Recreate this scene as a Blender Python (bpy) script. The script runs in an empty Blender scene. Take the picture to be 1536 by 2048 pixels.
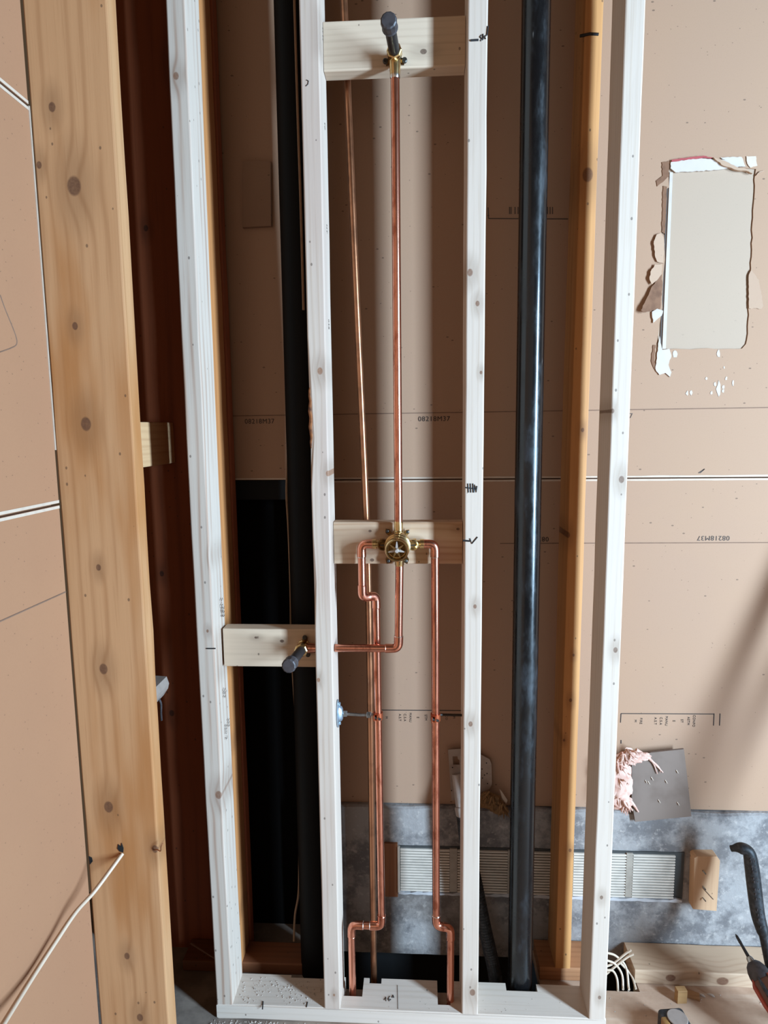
import bpy, bmesh, math, random
from mathutils import Vector, Matrix
from mathutils.geometry import tessellate_polygon
random.seed(7)
SC = bpy.context.scene
COL = SC.collection

# ------------------------------------------------------------------ camera
FPX = 1280.0; CY = -1.34; CH = 1.4013
psi, pit, rol = math.radians(3.2), math.radians(7.5), math.radians(0.6)
F = Vector((-math.sin(psi)*math.cos(pit), math.cos(psi)*math.cos(pit), -math.sin(pit)))
R0 = Vector((math.cos(psi), math.sin(psi), 0)); U0 = R0.cross(F)
R = R0*math.cos(rol) - U0*math.sin(rol); U = U0*math.cos(rol) + R0*math.sin(rol)
cd = bpy.data.cameras.new('camera'); cam = bpy.data.objects.new('camera', cd); COL.objects.link(cam)
cd.sensor_fit = 'HORIZONTAL'; cd.sensor_width = 36.0; cd.lens = 36.0*FPX/1536.0
cd.clip_start = 0.02; cd.clip_end = 60
cam.matrix_world = Matrix(((R.x, U.x, -F.x, 0), (R.y, U.y, -F.y, CY), (R.z, U.z, -F.z, CH), (0, 0, 0, 1)))
SC.camera = cam

def at(x, y, Y):                       # point on the upright plane Y seen at photo position x, y
    d = F + R*((x-768)/FPX) + U*((1024-y)/FPX)
    t = (Y-CY)/d.y
    return Vector((d.x*t, Y, CH+d.z*t))
def atz(x, y, z):                      # the same on a level plane
    d = F + R*((x-768)/FPX) + U*((1024-y)/FPX)
    t = (z-CH)/d.z
    return Vector((d.x*t, CY+d.y*t, z))
def atx(x, y, X):                      # the same on a plane of constant X
    d = F + R*((x-768)/FPX) + U*((1024-y)/FPX)
    t = X/d.x
    return Vector((X, CY+d.y*t, CH+d.z*t))

# ------------------------------------------------------------------ world, daylight, exposure
wd = bpy.data.worlds.new('world'); SC.world = wd; wd.use_nodes = True
bg = wd.node_tree.nodes['Background']; bg.inputs[0].default_value = (1.0, 0.68, 0.42, 1); bg.inputs[1].default_value = 0.07
def area(name, loc, target, sx, sy, power, color):
    l = bpy.data.lights.new(name, 'AREA'); l.shape = 'RECTANGLE'; l.size = sx; l.size_y = sy
    l.energy = power; l.color = color
    o = bpy.data.objects.new(name, l); COL.objects.link(o); o.location = loc
    o.rotation_euler = (Vector(target)-Vector(loc)).to_track_quat('-Z', 'Y').to_euler()
    return o
area('window_daylight', (2.70, -1.85, 1.32), (0.1, 0.1, 1.15), 0.33, 1.9, 385, (0.53, 0.80, 1.08))
area('room_bounce', (-0.2, -3.2, 1.7), (0, 0, 1.1), 2.6, 2.0, 6.5, (1.0, 0.82, 0.66))
SC.view_settings.view_transform = 'Standard'; SC.view_settings.look = 'None'
SC.view_settings.gamma = 1.0; SC.view_settings.use_curve_mapping = False
SC.view_settings.exposure = 0.0

# ------------------------------------------------------------------ node helpers
class V:
    def __init__(s, nt, sock): s.nt = nt; s.s = sock
    def _m(s, op, *a):
        n = s.nt.nodes.new('ShaderNodeMath'); n.operation = op
        for i, x in enumerate((s,)+a):
            if isinstance(x, V): s.nt.links.new(x.s, n.inputs[i])
            else: n.inputs[i].default_value = x
        return V(s.nt, n.outputs[0])
    def __add__(s, o): return s._m('ADD', o)
    __radd__ = __add__
    def __sub__(s, o): return s._m('SUBTRACT', o)
    def __mul__(s, o): return s._m('MULTIPLY', o)
    __rmul__ = __mul__
    def __truediv__(s, o): return s._m('DIVIDE', o)
    def gt(s, o): return s._m('GREATER_THAN', o)
    def lt(s, o): return s._m('LESS_THAN', o)
    def pw(s, o): return s._m('POWER', o)
    def sin(s): return s._m('SINE')
    def exp(s): return s._m('EXPONENT')
    def ab(s): return s._m('ABSOLUTE')
    def ss(s, a, b):
        n = s.nt.nodes.new('ShaderNodeMapRange'); n.interpolation_type = 'SMOOTHSTEP'
        s.nt.links.new(s.s, n.inputs[0]); n.inputs[1].default_value = a; n.inputs[2].default_value = b
        return V(s.nt, n.outputs[0])
class M:
    def __init__(s, name, rough=0.7, metal=0.0):
        s.m = bpy.data.materials.new(name); s.m.use_nodes = True; s.nt = s.m.node_tree
        s.b = s.nt.nodes['Principled BSDF']
        s.b.inputs['Roughness'].default_value = rough; s.b.inputs['Metallic'].default_value = metal
        g = s.nt.nodes.new('ShaderNodeNewGeometry'); s.pos = g.outputs['Position']
        sp = s.nt.nodes.new('ShaderNodeSeparateXYZ'); s.nt.links.new(s.pos, sp.inputs[0])
        s.x, s.y, s.z = (V(s.nt, sp.outputs[i]) for i in range(3))
    def vec(s, x, y, z):
        n = s.nt.nodes.new('ShaderNodeCombineXYZ')
        for i, v in enumerate((x, y, z)):
            if isinstance(v, V): s.nt.links.new(v.s, n.inputs[i])
            else: n.inputs[i].default_value = v
        return n.outputs[0]
    def noise(s, vec=None, scale=5, detail=3, rough=0.5, dist=0.0):
        n = s.nt.nodes.new('ShaderNodeTexNoise'); n.inputs['Scale'].default_value = scale
        n.inputs['Detail'].default_value = detail; n.inputs['Roughness'].default_value = rough
        n.inputs['Distortion'].default_value = dist
        s.nt.links.new(vec if vec is not None else s.pos, n.inputs['Vector'])
        return V(s.nt, n.outputs[0])
    def voro(s, vec=None, scale=5, rnd=1.0):
        n = s.nt.nodes.new('ShaderNodeTexVoronoi'); n.inputs['Scale'].default_value = scale
        n.inputs['Randomness'].default_value = rnd
        s.nt.links.new(vec if vec is not None else s.pos, n.inputs['Vector'])
        sp = s.nt.nodes.new('ShaderNodeSeparateColor'); s.nt.links.new(n.outputs['Color'], sp.inputs[0])
        return V(s.nt, n.outputs['Distance']), V(s.nt, sp.outputs[0])
    def mix(s, a, b, f):
        n = s.nt.nodes.new('ShaderNodeMix'); n.data_type = 'RGBA'
        for i, v in ((6, a), (7, b)):
            if isinstance(v, tuple): n.inputs[i].default_value = (*v, 1)
            else: s.nt.links.new(v, n.inputs[i])
        if isinstance(f, V): s.nt.links.new(f.s, n.inputs[0])
        else: n.inputs[0].default_value = f
        return n.outputs[2]
    def col(s, c):
        if isinstance(c, tuple): s.b.inputs['Base Color'].default_value = (*c, 1)
        else: s.nt.links.new(c, s.b.inputs['Base Color'])
        return s
    def rough(s, v): s.nt.links.new(v.s, s.b.inputs['Roughness']); return s
    def bump(s, h, strength=0.3, dist=0.001):
        n = s.nt.nodes.new('ShaderNodeBump'); n.inputs['Strength'].default_value = strength
        n.inputs['Distance'].default_value = dist
        s.nt.links.new(h.s, n.inputs['Height']); s.nt.links.new(n.outputs[0], s.b.inputs['Normal']); return s
K = DIM = (.60, .50, .43)             # albedo of a surface whose colour was read under the cool, strong daylight
def rgb(r, g, b):
    return tuple((c/255/12.92 if c/255 <= .04045 else ((c/255+.055)/1.055)**2.4)*k for c, k in zip((r, g, b), K))

def wood(name, base, dark, axis='Z', knots=(), seed=0.0, knotcol=(84, 52, 34), ring=170, ringamt=.35, patch=None, patchamt=.35, rough=.72):
    """softwood: fine lines along the axis, wide soft rings that bend around the listed knots (world x, z, radius)"""
    m = M(name, rough)
    if axis == 'Z': al, ac = m.z, m.x + m.y*0.83
    elif axis == 'X': al, ac = m.x, m.z + m.y*0.83
    else: al, ac = m.y, m.x + m.z*0.83
    u = ac + 0.020*(m.noise(m.vec(ac*3.0 + seed, al*0.9, seed), 2.0, 2) - .5)
    kmask = None; halo = None
    for (kx, kz, kr) in knots:
        a0, c0 = (kz, kx) if axis == 'Z' else (kx, kz)
        da = (al - a0); dc = ((m.x if axis == 'Z' else m.z) - c0)
        d2 = da*da*0.55 + dc*dc
        g = (d2*(-1.0/(kr*kr*9.0))).exp()
        u = u + g*(kr*1.6)
        k = (d2.pw(.5)).ss(kr*1.05, kr*0.75)
        h = (da*da*0.25 + dc*dc).pw(.5).ss(kr*4.5, kr*0.9)
        kmask = k if kmask is None else kmask._m('MAXIMUM', k)
        halo = h if halo is None else halo._m('MAXIMUM', h)
    rings = ((u*ring*6.283/2.2).sin()*.5 + .5).pw(3.0) * m.noise(m.vec(ac*9 + seed, al*.6, 3.0), 3.0, 2).ss(.35, .62)
    fine = m.noise(m.vec(ac*260, al*5, seed), 1.0, 3, .6)
    broad = m.noise(m.vec(ac*7 + seed, al*1.1, seed*2), 1.6, 3)
    c = m.mix(rgb(*base), rgb(*dark), rings*ringamt)
    c = m.mix(c, rgb(*dark), fine.ss(.52, .78)*.30)
    if patch: c = m.mix(c, rgb(*patch), broad.ss(.42, .66)*patchamt)
    sp, cr = m.voro(m.vec(m.x*60, m.y*60, m.z*42), 1.0)
    c = m.mix(c, rgb(70, 50, 38), sp.lt(.13)*cr.gt(.82)*.6)
    if kmask is not None:
        c = m.mix(c, rgb(*[int(v*.78) for v in dark]), halo*.35)
        c = m.mix(c, rgb(*knotcol), kmask*(.55 + .45*m.noise(None, 260, 2)))
    m.col(c).bump(fine + rings*.6, .25, .0006)
    return m.m

def paper(name, base, spec, warm=None, speck=.55, seed=0.0):
    """gypsum-board face paper with pulp flecks"""
    m = M(name, .86)
    n = m.noise(m.vec(m.x + seed, m.y, m.z), 3.0, 4, .6); f = m.noise(None, 320, 2)
    c = m.mix(rgb(*base), rgb(*(warm or spec)), n.ss(.35, .7)*.28)
    c = m.mix(c, rgb(*spec), f.ss(.5, .8)*.18)
    d, r = m.voro(m.vec(m.x*24 + seed, m.y*24, m.z*44), 1.0)
    c = m.mix(c, rgb(60, 44, 36), d.lt(.075 + .0*1)*r.gt(.45)*speck)
    d2, r2 = m.voro(m.vec(m.x*60 + 9, m.y*60, m.z*80), 1.0)
    c = m.mix(c, rgb(90, 66, 52), d2.lt(.08)*r2.gt(.72)*speck)
    m.col(c).bump(f, .12, .0004)
    return m.m
def plain(name, c, rough=.6, metal=0.0, var=.12, scale=60, c2=None):
    global K
    K = (1, 1, 1) if metal > .5 else DIM
    m = M(name, rough, metal)
    c2 = c2 or tuple(int(v*.6) for v in c)
    m.col(m.mix(rgb(*c), rgb(*c2), m.noise(None, scale, 3).ss(.4, .75)*var*2)); K = DIM
    return m.m

MT = {}
MT['copper'] = None
def copper():
    global K
    K = (1, 1, 1)
    m = M('copper', .2, 1.0)
    n = m.noise(m.vec(m.x*60, m.y*60, m.z*22), 1.0, 4, .65)
    c = m.mix(rgb(232, 160, 134), rgb(164, 88, 64), n.ss(.45, .72)*.8)
    m.col(c).rough(n*.2 + .14); K = DIM
    return m.m
MT['copper'] = copper()
MT['copper_old'] = plain('old_copper', (176, 118, 84), .32, .9, .3, 30)
MT['brass'] = plain('brass', (226, 196, 142), .24, 1.0, .25, 50, (160, 124, 78))
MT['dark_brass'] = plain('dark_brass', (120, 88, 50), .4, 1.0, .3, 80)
MT['solder'] = plain('solder', (222, 216, 210), .22, 1.0)
MT['steel'] = plain('steel', (170, 172, 172), .32, 1.0, .2, 90)
MT['zinc'] = plain('zinc', (190, 208, 222), .34, .85, .2, 60)
MT['screw'] = plain('dark_screw', (70, 66, 62), .45, .8)
MT['iron'] = plain('black_iron', (58, 54, 54), .42, .6, .3, 120)
MT['cap'] = plain('grey_cap', (96, 96, 104), .48, .3, .3, 90, (50, 48, 52))
def abs_mat():
    m = M('black_abs', .26)
    n = m.noise(m.vec(m.x*14, m.y*14, m.z*5), 1.0, 5, .7); s = m.noise(m.vec(m.x*70, m.y*70, m.z*9), 1.0, 3, .6)
    c = m.mix(rgb(20, 21, 24), rgb(92, 104, 120), n.ss(.54, .78)*.42)
    c = m.mix(c, rgb(190, 195, 200), s.ss(.70, .76)*n.ss(.5, .62)*.6)
    m.col(c).rough(n.ss(.4, .7)*.25 + .2)
    return m.m
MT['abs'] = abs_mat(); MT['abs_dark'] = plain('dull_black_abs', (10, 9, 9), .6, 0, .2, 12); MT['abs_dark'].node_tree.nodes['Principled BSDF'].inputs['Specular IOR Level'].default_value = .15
MT['white_plastic'] = plain('white_plastic', (206, 200, 198), .45)
MT['grey_plastic'] = plain('grey_plastic', (180, 172, 168), .55)
MT['cable'] = plain('cable_jacket', (246, 232, 214), .42, 0, .05)
MT['cable_blue'] = plain('cable_groove', (110, 118, 130), .5)
MT['tan_wire'] = plain('tan_wire', (170, 138, 104), .5)
MT['marker'] = plain('marker_ink', (28, 26, 30), .6)
MT['ink'] = plain('stamp_ink', (96, 84, 78), .8)
MT['ink_dark'] = plain('stamp_ink_dark', (60, 50, 46), .8)
MT['pencil'] = plain('fold_line', (150, 122, 104), .9)
MT['gypsum'] = plain('gypsum_white', (232, 228, 224), .8, 0, .1, 40, (190, 184, 178))
MT['edge_paper'] = plain('edge_paper', (238, 226, 212), .8, 0, .08)
MT['torn'] = plain('torn_paper', (150, 112, 86), .9, 0, .3, 50, (104, 70, 48))
MT['flap'] = paper('flap_paper', (212, 184, 160), (192, 160, 138), speck=.2)
MT['red_paper'] = plain('red_paper', (196, 84, 88), .7)
MT['black'] = plain('black_void', (14, 12, 12), .95, 0, .2)
MT['bay_dark'] = plain('bay_shade', (13, 10, 9), 1.0, 0, .3, 20); MT['bay_dark'].node_tree.nodes['Principled BSDF'].inputs['Specular IOR Level'].default_value = .1  # near-black, no sheen: cavity shade of the left bay put into the colour
MT['black_rubber'] = plain('black_rubber', (38, 42, 48), .5, 0, .4, 120, (86, 92, 102))
MT['tool_orange'] = plain('tool_coral', (206, 96, 78), .45, 0, .15)
MT['tool_brown'] = plain('tool_shell', (128, 84, 66), .45, 0, .25, 40, (70, 44, 36))
MT['yellow'] = plain('tan_tape_case', (186, 146, 86), .5)
MT['gold_clamp'] = plain('copper_clamp', (186, 96, 62), .38, .8, .3, 80)

MT['drywall'] = paper('drywall_paper', (200, 168, 143), (180, 144, 116), (206, 172, 142))
MT['drywall_low'] = paper('drywall_paper_low', (200, 168, 144), (180, 144, 116), (208, 174, 142), seed=3)
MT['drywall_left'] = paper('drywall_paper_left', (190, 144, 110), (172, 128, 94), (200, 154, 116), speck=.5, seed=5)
MT['inner_board'] = paper('grey_board_paper', (206, 188, 170), (188, 172, 156), (214, 194, 174), speck=.12, seed=8)
MT['patch_board'] = paper('patch_board', (176, 146, 122), (150, 120, 98), seed=4)
MT['pole'] = wood('pole_wood', (220, 176, 130), (180, 130, 90), 'Z')
def concrete():
    m = M('concrete', .8)
    a = m.noise(None, 9, 6, .7); b = m.noise(None, 55, 4, .7); c3 = m.noise(None, 3, 3, .5)
    c = m.mix(rgb(182, 184, 188), rgb(108, 108, 114), a.ss(.42, .60)*.8)
    c = m.mix(c, rgb(228, 228, 228), b.ss(.54, .70)*.5)
    c = m.mix(c, rgb(128, 116, 104), c3.ss(.5, .7)*.45)
    m.col(c).bump(b + a, .5, .003); return m.m
MT['concrete'] = concrete()
def floorm():
    m = M('subfloor', .72)
    a = m.noise(None, 6, 5, .65); b = m.noise(m.vec(m.x*4, m.y*40, 0.0), 1.0, 4, .6)
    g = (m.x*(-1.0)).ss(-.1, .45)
    c = m.mix(rgb(232, 206, 184), rgb(184, 150, 126), a.ss(.4, .68)*.7)
    c = m.mix(c, rgb(245, 230, 214), b.ss(.5, .7)*.4)
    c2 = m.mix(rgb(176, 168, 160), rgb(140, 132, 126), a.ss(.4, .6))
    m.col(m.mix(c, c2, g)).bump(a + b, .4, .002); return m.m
MT['floor'] = floorm()
WHT, WHD = (244, 235, 226), (204, 184, 164)
def knot(x, y, Y, r): p = at(x, y, Y); return (p.x, p.z, r)

# ------------------------------------------------------------------ mesh helpers
ORG = {}
def ob(name, bm, mat, parent=None, label=None, cat=None, group=None, kind=None, smooth=False, org=None):
    if parent is None:
        if org is None:
            xs = [v.co for v in bm.verts]
            org = Vector(((min(v.x for v in xs)+max(v.x for v in xs))/2, (min(v.y for v in xs)+max(v.y for v in xs))/2, min(v.z for v in xs)))
        org = Vector(org)
    else: org = ORG[parent.name]
    bmesh.ops.translate(bm, verts=bm.verts, vec=-org)
    bmesh.ops.recalc_face_normals(bm, faces=bm.faces)
    me = bpy.data.meshes.new(name); bm.to_mesh(me); bm.free()
    if smooth:
        for p in me.polygons: p.use_smooth = True
        try: me.set_sharp_from_angle(angle=math.radians(40))
        except Exception: pass
    me.materials.append(mat)
    o = bpy.data.objects.new(name, me); COL.objects.link(o)
    if parent is None: o.location = org
    else: o.parent = parent
    ORG[o.name] = org
    tag(o, label, cat, group, kind); return o
def tag(o, label=None, cat=None, group=None, kind=None):
    if label: o['label'] = label
    if cat: o['category'] = cat
    if group: o['group'] = group
    if kind: o['kind'] = kind
    return o
def thing(name, loc, label=None, cat=None, group=None, kind=None):
    o = bpy.data.objects.new(name, None); o.empty_display_size = .05; COL.objects.link(o)
    o.location = Vector(loc); ORG[o.name] = Vector(loc)
    return tag(o, label, cat, group, kind)
def copy_at(src, delta, parent=None):
    c = src.copy(); COL.objects.link(c)
    if parent is not None: c.parent = parent
    c.location = src.location + Vector(delta); ORG[c.name] = ORG[src.name] + (Vector(delta) if parent is None else Vector()); return c

def box(bm, a, b, bev=0.0):
    a, b = Vector(a), Vector(b)
    r = bmesh.ops.create_cube(bm, size=1.0); vs = r['verts']
    for v in vs:
        v.co = Vector(((a.x+b.x)/2+v.co.x*abs(b.x-a.x), (a.y+b.y)/2+v.co.y*abs(b.y-a.y), (a.z+b.z)/2+v.co.z*abs(b.z-a.z)))
    if bev:
        es = list({e for v in vs for e in v.link_edges})
        bmesh.ops.bevel(bm, geom=es, offset=bev, segments=2, affect='EDGES', profile=.5)
    return bm
def NB(): return bmesh.new()
def rr(w0, w1, h0, h1, r, n=3):
    pts = []
    for cx, cy, a0 in ((w1-r, h1-r, 0), (w0+r, h1-r, 90), (w0+r, h0+r, 180), (w1-r, h0+r, 270)):
        for i in range(n):
            a = math.radians(a0 + 90*i/(n-1)); pts.append((cx+r*math.cos(a), cy+r*math.sin(a)))
    return pts
def timber(bm, axis, stations, w, h, r=.0028, jit=.0003, step=.09, wane=()):
    """stations: (t, c0, c1) low corner of the section at t; section w by h; jittered sawn edges. wane: (t0,t1,depth) bites the low-c0 / low-c1 corner"""
    st = []
    for i in range(len(stations)-1):
        a, b = stations[i], stations[i+1]; n = max(1, int(abs(b[0]-a[0])/step))
        for k in range(n): f = k/n; st.append(tuple(a[j]*(1-f)+b[j]*f for j in range(3)))
    st.append(stations[-1])
    rings = []
    for i, (t, c0, c1) in enumerate(st):
        e = i in (0, len(st)-1)
        j = [0 if e else random.gauss(0, jit) for _ in range(4)]
        ring = []
        bite = 0
        for (t0, t1, dp) in wane:
            if t0 < t < t1: bite = max(bite, dp*math.sin(math.pi*(t-t0)/(t1-t0))**.5)
        for q, (a, b) in enumerate(rr(0, w, 0, h, r)):
            k = q//3
            a += j[k]; b += j[k]*.5
            if bite and k == 2: a += bite*(1.0 if q == 7 else 1.0 if q == 8 else .25)
            A, B = c0+a, c1+b
            ring.append(bm.verts.new((A, B, t) if axis == 'Z' else (t, A, B) if axis == 'X' else (A, t, B)))
        rings.append(ring)
    n = len(rings[0])
    for a, b in zip(rings, rings[1:]):
        for i in range(n): bm.faces.new((a[i], a[(i+1) % n], b[(i+1) % n], b[i]))
    bm.faces.new(rings[0]); bm.faces.new(rings[-1]); return bm
def sweep(bm, pts, r, seg=14, cap=True, flat=None):
    pts = [Vector(p) for p in pts]; rs = r if isinstance(r, (list, tuple)) else [r]*len(pts)
    T = []
    for i in range(len(pts)):
        a = pts[max(0, i-1)]; b = pts[min(len(pts)-1, i+1)]
        T.append((b-a).normalized())
    up = Vector((0, -1, 0)) if abs(T[0].y) < .9 else Vector((0, 0, 1))
    nrm = (up - T[0]*up.dot(T[0])).normalized(); rings = []
    for i, p in enumerate(pts):
        nrm = (nrm - T[i]*nrm.dot(T[i])).normalized(); bn = T[i].cross(nrm)
        ring = []
        for k in range(seg):
            a = 2*math.pi*k/seg; s = flat or 1.0
            ring.append(bm.verts.new(p + (nrm*math.cos(a)*s + bn*math.sin(a))*rs[i]))
        rings.append(ring)
    for a, b in zip(rings, rings[1:]):
        for k in range(seg): bm.faces.new((a[k], a[(k+1) % seg], b[(k+1) % seg], b[k]))
    if cap: bm.faces.new(rings[0]); bm.faces.new(rings[-1])
    return bm
def lathe(bm, prof, origin, axis=(0, -1, 0), seg=28, loop=False):
    """prof: (distance along axis, radius)"""
    ax = Vector(axis).normalized(); o = Vector(origin)
    u = ax.orthogonal().normalized(); v = ax.cross(u); rings = []
    for d, r in prof:
        if r < 1e-6: rings.append([bm.verts.new(o+ax*d)])
        else: rings.append([bm.verts.new(o+ax*d+(u*math.cos(2*math.pi*k/seg)+v*math.sin(2*math.pi*k/seg))*r) for k in range(seg)])
    if loop: rings.append(rings[0])
    for a, b in zip(rings, rings[1:]):
        for k in range(seg):
            k2 = (k+1) % seg
            if len(a) == 1 and len(b) == 1: continue
            if len(a) == 1: bm.faces.new((a[0], b[k], b[k2]))
            elif len(b) == 1: bm.faces.new((a[k], a[k2], b[0]))
            else: bm.faces.new((a[k], a[k2], b[k2], b[k]))
    if loop: return bm
    if len(rings[0]) > 1: bm.faces.new(rings[0])
    if len(rings[-1]) > 1: bm.faces.new(rings[-1])
    return bm
def catmull(P, n=8):
    P = [Vector(p) for p in P]; Q = [P[0]*2-P[1]] + P + [P[-1]*2-P[-2]]; out = []
    for i in range(1, len(Q)-2):
        a, b, c, d = Q[i-1:i+3]
        for k in range(n):
            t = k/n
            out.append(.5*((2*b)+(c-a)*t+(2*a-5*b+4*c-d)*t*t+(3*b-a-3*c+d)*t**3))
    out.append(P[-1]); return out
def slab(bm, outer, Y0, Y1, holes=(), bend=None):
    """polygon in x,z (list of (x,z)) between depth Y0 (front) and Y1"""
    loops = [[Vector((x, 0, z)) for x, z in outer]] + [[Vector((x, 0, z)) for x, z in h] for h in holes]
    tris = tessellate_polygon([[Vector((p.x, p.z, 0)) for p in l] for l in loops])
    flat = [p for l in loops for p in l]
    f = [bm.verts.new((p.x, Y0+(bend(p.x, p.z) if bend else 0), p.z)) for p in flat]
    b = [bm.verts.new((p.x, Y1+(bend(p.x, p.z) if bend else 0), p.z)) for p in flat]
    for t in tris:
        try: bm.faces.new([f[i] for i in t]); bm.faces.new([b[i] for i in reversed(t)])
        except ValueError: pass
    o = 0
    for l in loops:
        n = len(l)
        for i in range(n):
            j = (i+1) % n; bm.faces.new((f[o+i], f[o+j], b[o+j], b[o+i]))
        o += n
    return bm
def xz(pts, Y): return [(at(x, y, Y).x, at(x, y, Y).z) for x, y in pts]
def rough_edge(p, q, n, amp):
    out = []
    for i in range(n):
        f = i/n; out.append((p[0]*(1-f)+q[0]*f+(random.uniform(-amp, amp) if i else 0), p[1]*(1-f)+q[1]*f+(random.uniform(-amp, amp) if i else 0)))
    return out
def text(parent, name, s, loc, size, mat, rot=(math.pi/2, 0, 0), sx=1.0):
    c = bpy.data.curves.new(name, 'FONT'); c.body = s; c.size = size; c.extrude = .0001; c.align_x = 'CENTER'; c.align_y = 'CENTER'; c.space_character = 1.1
    t = bpy.data.objects.new('tmp', c); COL.objects.link(t)
    dg = bpy.context.evaluated_depsgraph_get(); me = bpy.data.meshes.new_from_object(t.evaluated_get(dg)); bpy.data.objects.remove(t)
    me.materials.clear(); me.materials.append(mat)
    o = bpy.data.objects.new(name, me); COL.objects.link(o); o.parent = parent
    o.location = Vector(loc) - ORG[parent.name]; o.rotation_euler = rot; o.scale = (sx, 1, 1); ORG[o.name] = ORG[parent.name]; return o
def stroke(parent, pts, mat=None, r=.0012, name='marker_line'):
    bm = sweep(NB(), pts, r, 6); return ob(name, bm, mat or MT['marker'], parent)

# ================================================================== the setting
YB = .25; YC = .235
# floor with the plumbing opening behind the wall plate
bm = NB()
hx0, hx1, hy0, hy1 = -.235, .30, .094, .2335
gx0, gx1 = .432, .545
for (a, b) in (((-1.3, -1.6), (1.6, hy0)), ((-1.3, hy0), (hx0, .40)), ((hx1, hy0), (gx0, .40)), ((gx0, hy0), (gx1, .118)), ((gx1, hy0), (1.6, .40))):
    box(bm, (a[0], a[1], -.02), (b[0], b[1], 0))
fl = ob('floor', bm, MT['floor'], kind='structure', org=(0, 0, 0))
bm = NB(); box(bm, (hx0-.05, hy0-.02, -.45), (gx1+.05, .42, -.44)); box(bm, (hx0-.05, .30, -.44), (gx1+.05, .42, -.024)); ob('opening_shade', bm, MT['black'], fl)  # black sheets stand in for the shade down in the floor opening
# concrete foundation + drywall on it
z_dw = .409; z_c0 = -.022
bm = NB()
def rz(x): return z_dw-.002+.0025*math.sin(x*31)
n = 40; x0, x1 = -.30, 1.5
vs = []
for i in range(n+1):
    x = x0+(x1-x0)*i/n; y = YC+random.uniform(-.001, .001)
    vs.append([bm.verts.new((x, y, z_c0)), bm.verts.new((x, y-.001, .2)), bm.verts.new((x, y, rz(x)-.004)), bm.verts.new((x, YC+.006, rz(x))), bm.verts.new((x, .36, rz(x)))])
for a, b in zip(vs, vs[1:]):
    for k in range(4): bm.faces.new((a[k], a[k+1], b[k+1], b[k]))
wall = ob('wall_back', bm, MT['concrete'], kind='structure', org=(0, YC, 0))
zs = at(1000, 958, YB).z           # seam height
def hole_px():
    L = [(1336, 328), (1338, 375), (1329, 380), (1327, 400), (1324, 440), (1323, 466), (1328, 470), (1330, 520), (1327, 545), (1324, 600), (1325, 615), (1319, 650), (1314, 690), (1318, 702)]
    B = rough_edge((1328, 698), (1484, 697), 14, 1.2) + [(1484, 697), (1492, 688)]
    Rr = rough_edge((1494, 680), (1511, 345), 26, 1.6)
    T = [(1512, 338), (1490, 336), (1450, 330), (1400, 326)]
    return L+B+Rr+T
H1 = xz(hole_px(), YB)
up = slab(NB(), [(-.80, zs+.0012), (1.5, zs+.0012), (1.5, 2.75), (-.80, 2.75)], YB, YB+.0125, [H1[::-1]])
upper = ob('drywall_panel', up, MT['drywall'], wall)
lo = slab(NB(), [(-.305, z_dw), (1.5, z_dw), (1.5, zs-.0012), (-.305, zs-.0012)], YB, YB+.0125)
lower = ob('drywall_panel', lo, MT['drywall_low'], wall)
# pale factory edges either side of the seam
for (za, zb, xa, par) in ((zs+.0022, zs+.0062, -.80, upper), (zs-.0062, zs-.0022, -.305, lower)):
    bm = NB(); n = 60
    pts_t = [(xa+(1.5-xa)*i/n, zb+random.uniform(-.0006, .0006)) for i in range(n+1)]
    pts_b = [(xa+(1.5-xa)*i/n, za+random.uniform(-.0003, .0003)) for i in range(n, -1, -1)]
    slab(bm, pts_t+pts_b, YB-.0009, YB+.001); ob('factory_edge', bm, MT['edge_paper'], par)
ob('seam_backing', box(NB(), (-.80, YB+.013, zs-.05), (1.5, YB+.03, zs+.05)), MT['black'], wall)
# near-black sheet standing for the shade of the cavity in the left bay
ob('bay_shade', box(NB(), (-.80, .30, -.1), (-.28, .31, zs)), MT['bay_dark'], wall, label='dark sheet standing for the cavity shade in the left bay where the board is missing')
# fold lines on the board faces
def line_on(par, p0, p1, Y, w, mat, name='printed_line'):
    a, b = at(*p0, Y), at(*p1, Y); d = (b-a).normalized(); nn = Vector((-d.z, 0, d.x))*w/2
    bm = slab(NB(), [(a.x+nn.x, a.z+nn.z), (b.x+nn.x, b.z+nn.z), (b.x-nn.x, b.z-nn.z), (a.x-nn.x, a.z-nn.z)], Y-.0006, Y+.0004)
    return ob(name, bm, mat, par)
line_on(upper, (460, 832), (1536, 815), YB, .0022, MT['pencil'], 'fold_line')
line_on(lower, (1000, 1087), (1536, 1085), YB, .0022, MT['pencil'], 'fold_line')
# printed codes
UP = (math.pi/2, 0, 0); DN = (math.pi/2, math.pi, 0)
p = at(868, 838, YB-.0006); text(upper, 'stamped_code', '08218M37', p, .0165, MT['ink_dark'], UP, 1.02)
p = at(519, 843, YB-.0006); text(upper, 'stamped_code', '08218M37', p, .0165, MT['ink_dark'], UP, .98)
p = at(1427, 1076, YB-.0006); text(lower, 'stamped_code', '08218M37', p, .0165, MT['ink'], DN, 1.02)
p = at(1066, 1078, YB-.0006); text(lower, 'stamped_code', '08218M37', p, .0165, MT['ink_dark'], DN, 1.02)
p = at(1262, 832, YB-.0006); text(upper, 'stamped_code', '7', p, .0165, MT['ink'], UP)
def stamp_box(par, x0, x1, y, rows, legs, mat):
    line_on(par, (x0, y), (x1, y+1), YB, .002, mat)
    for lx, ly in legs: line_on(par, (lx, y), (lx-1, y+ly), YB, .002, mat)
    for tx, s in rows:
        p = at(tx, y+15, YB-.0006); text(par, 'printed_word', s, p, .0085, mat, (math.pi/2, math.pi/2, 0))
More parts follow.
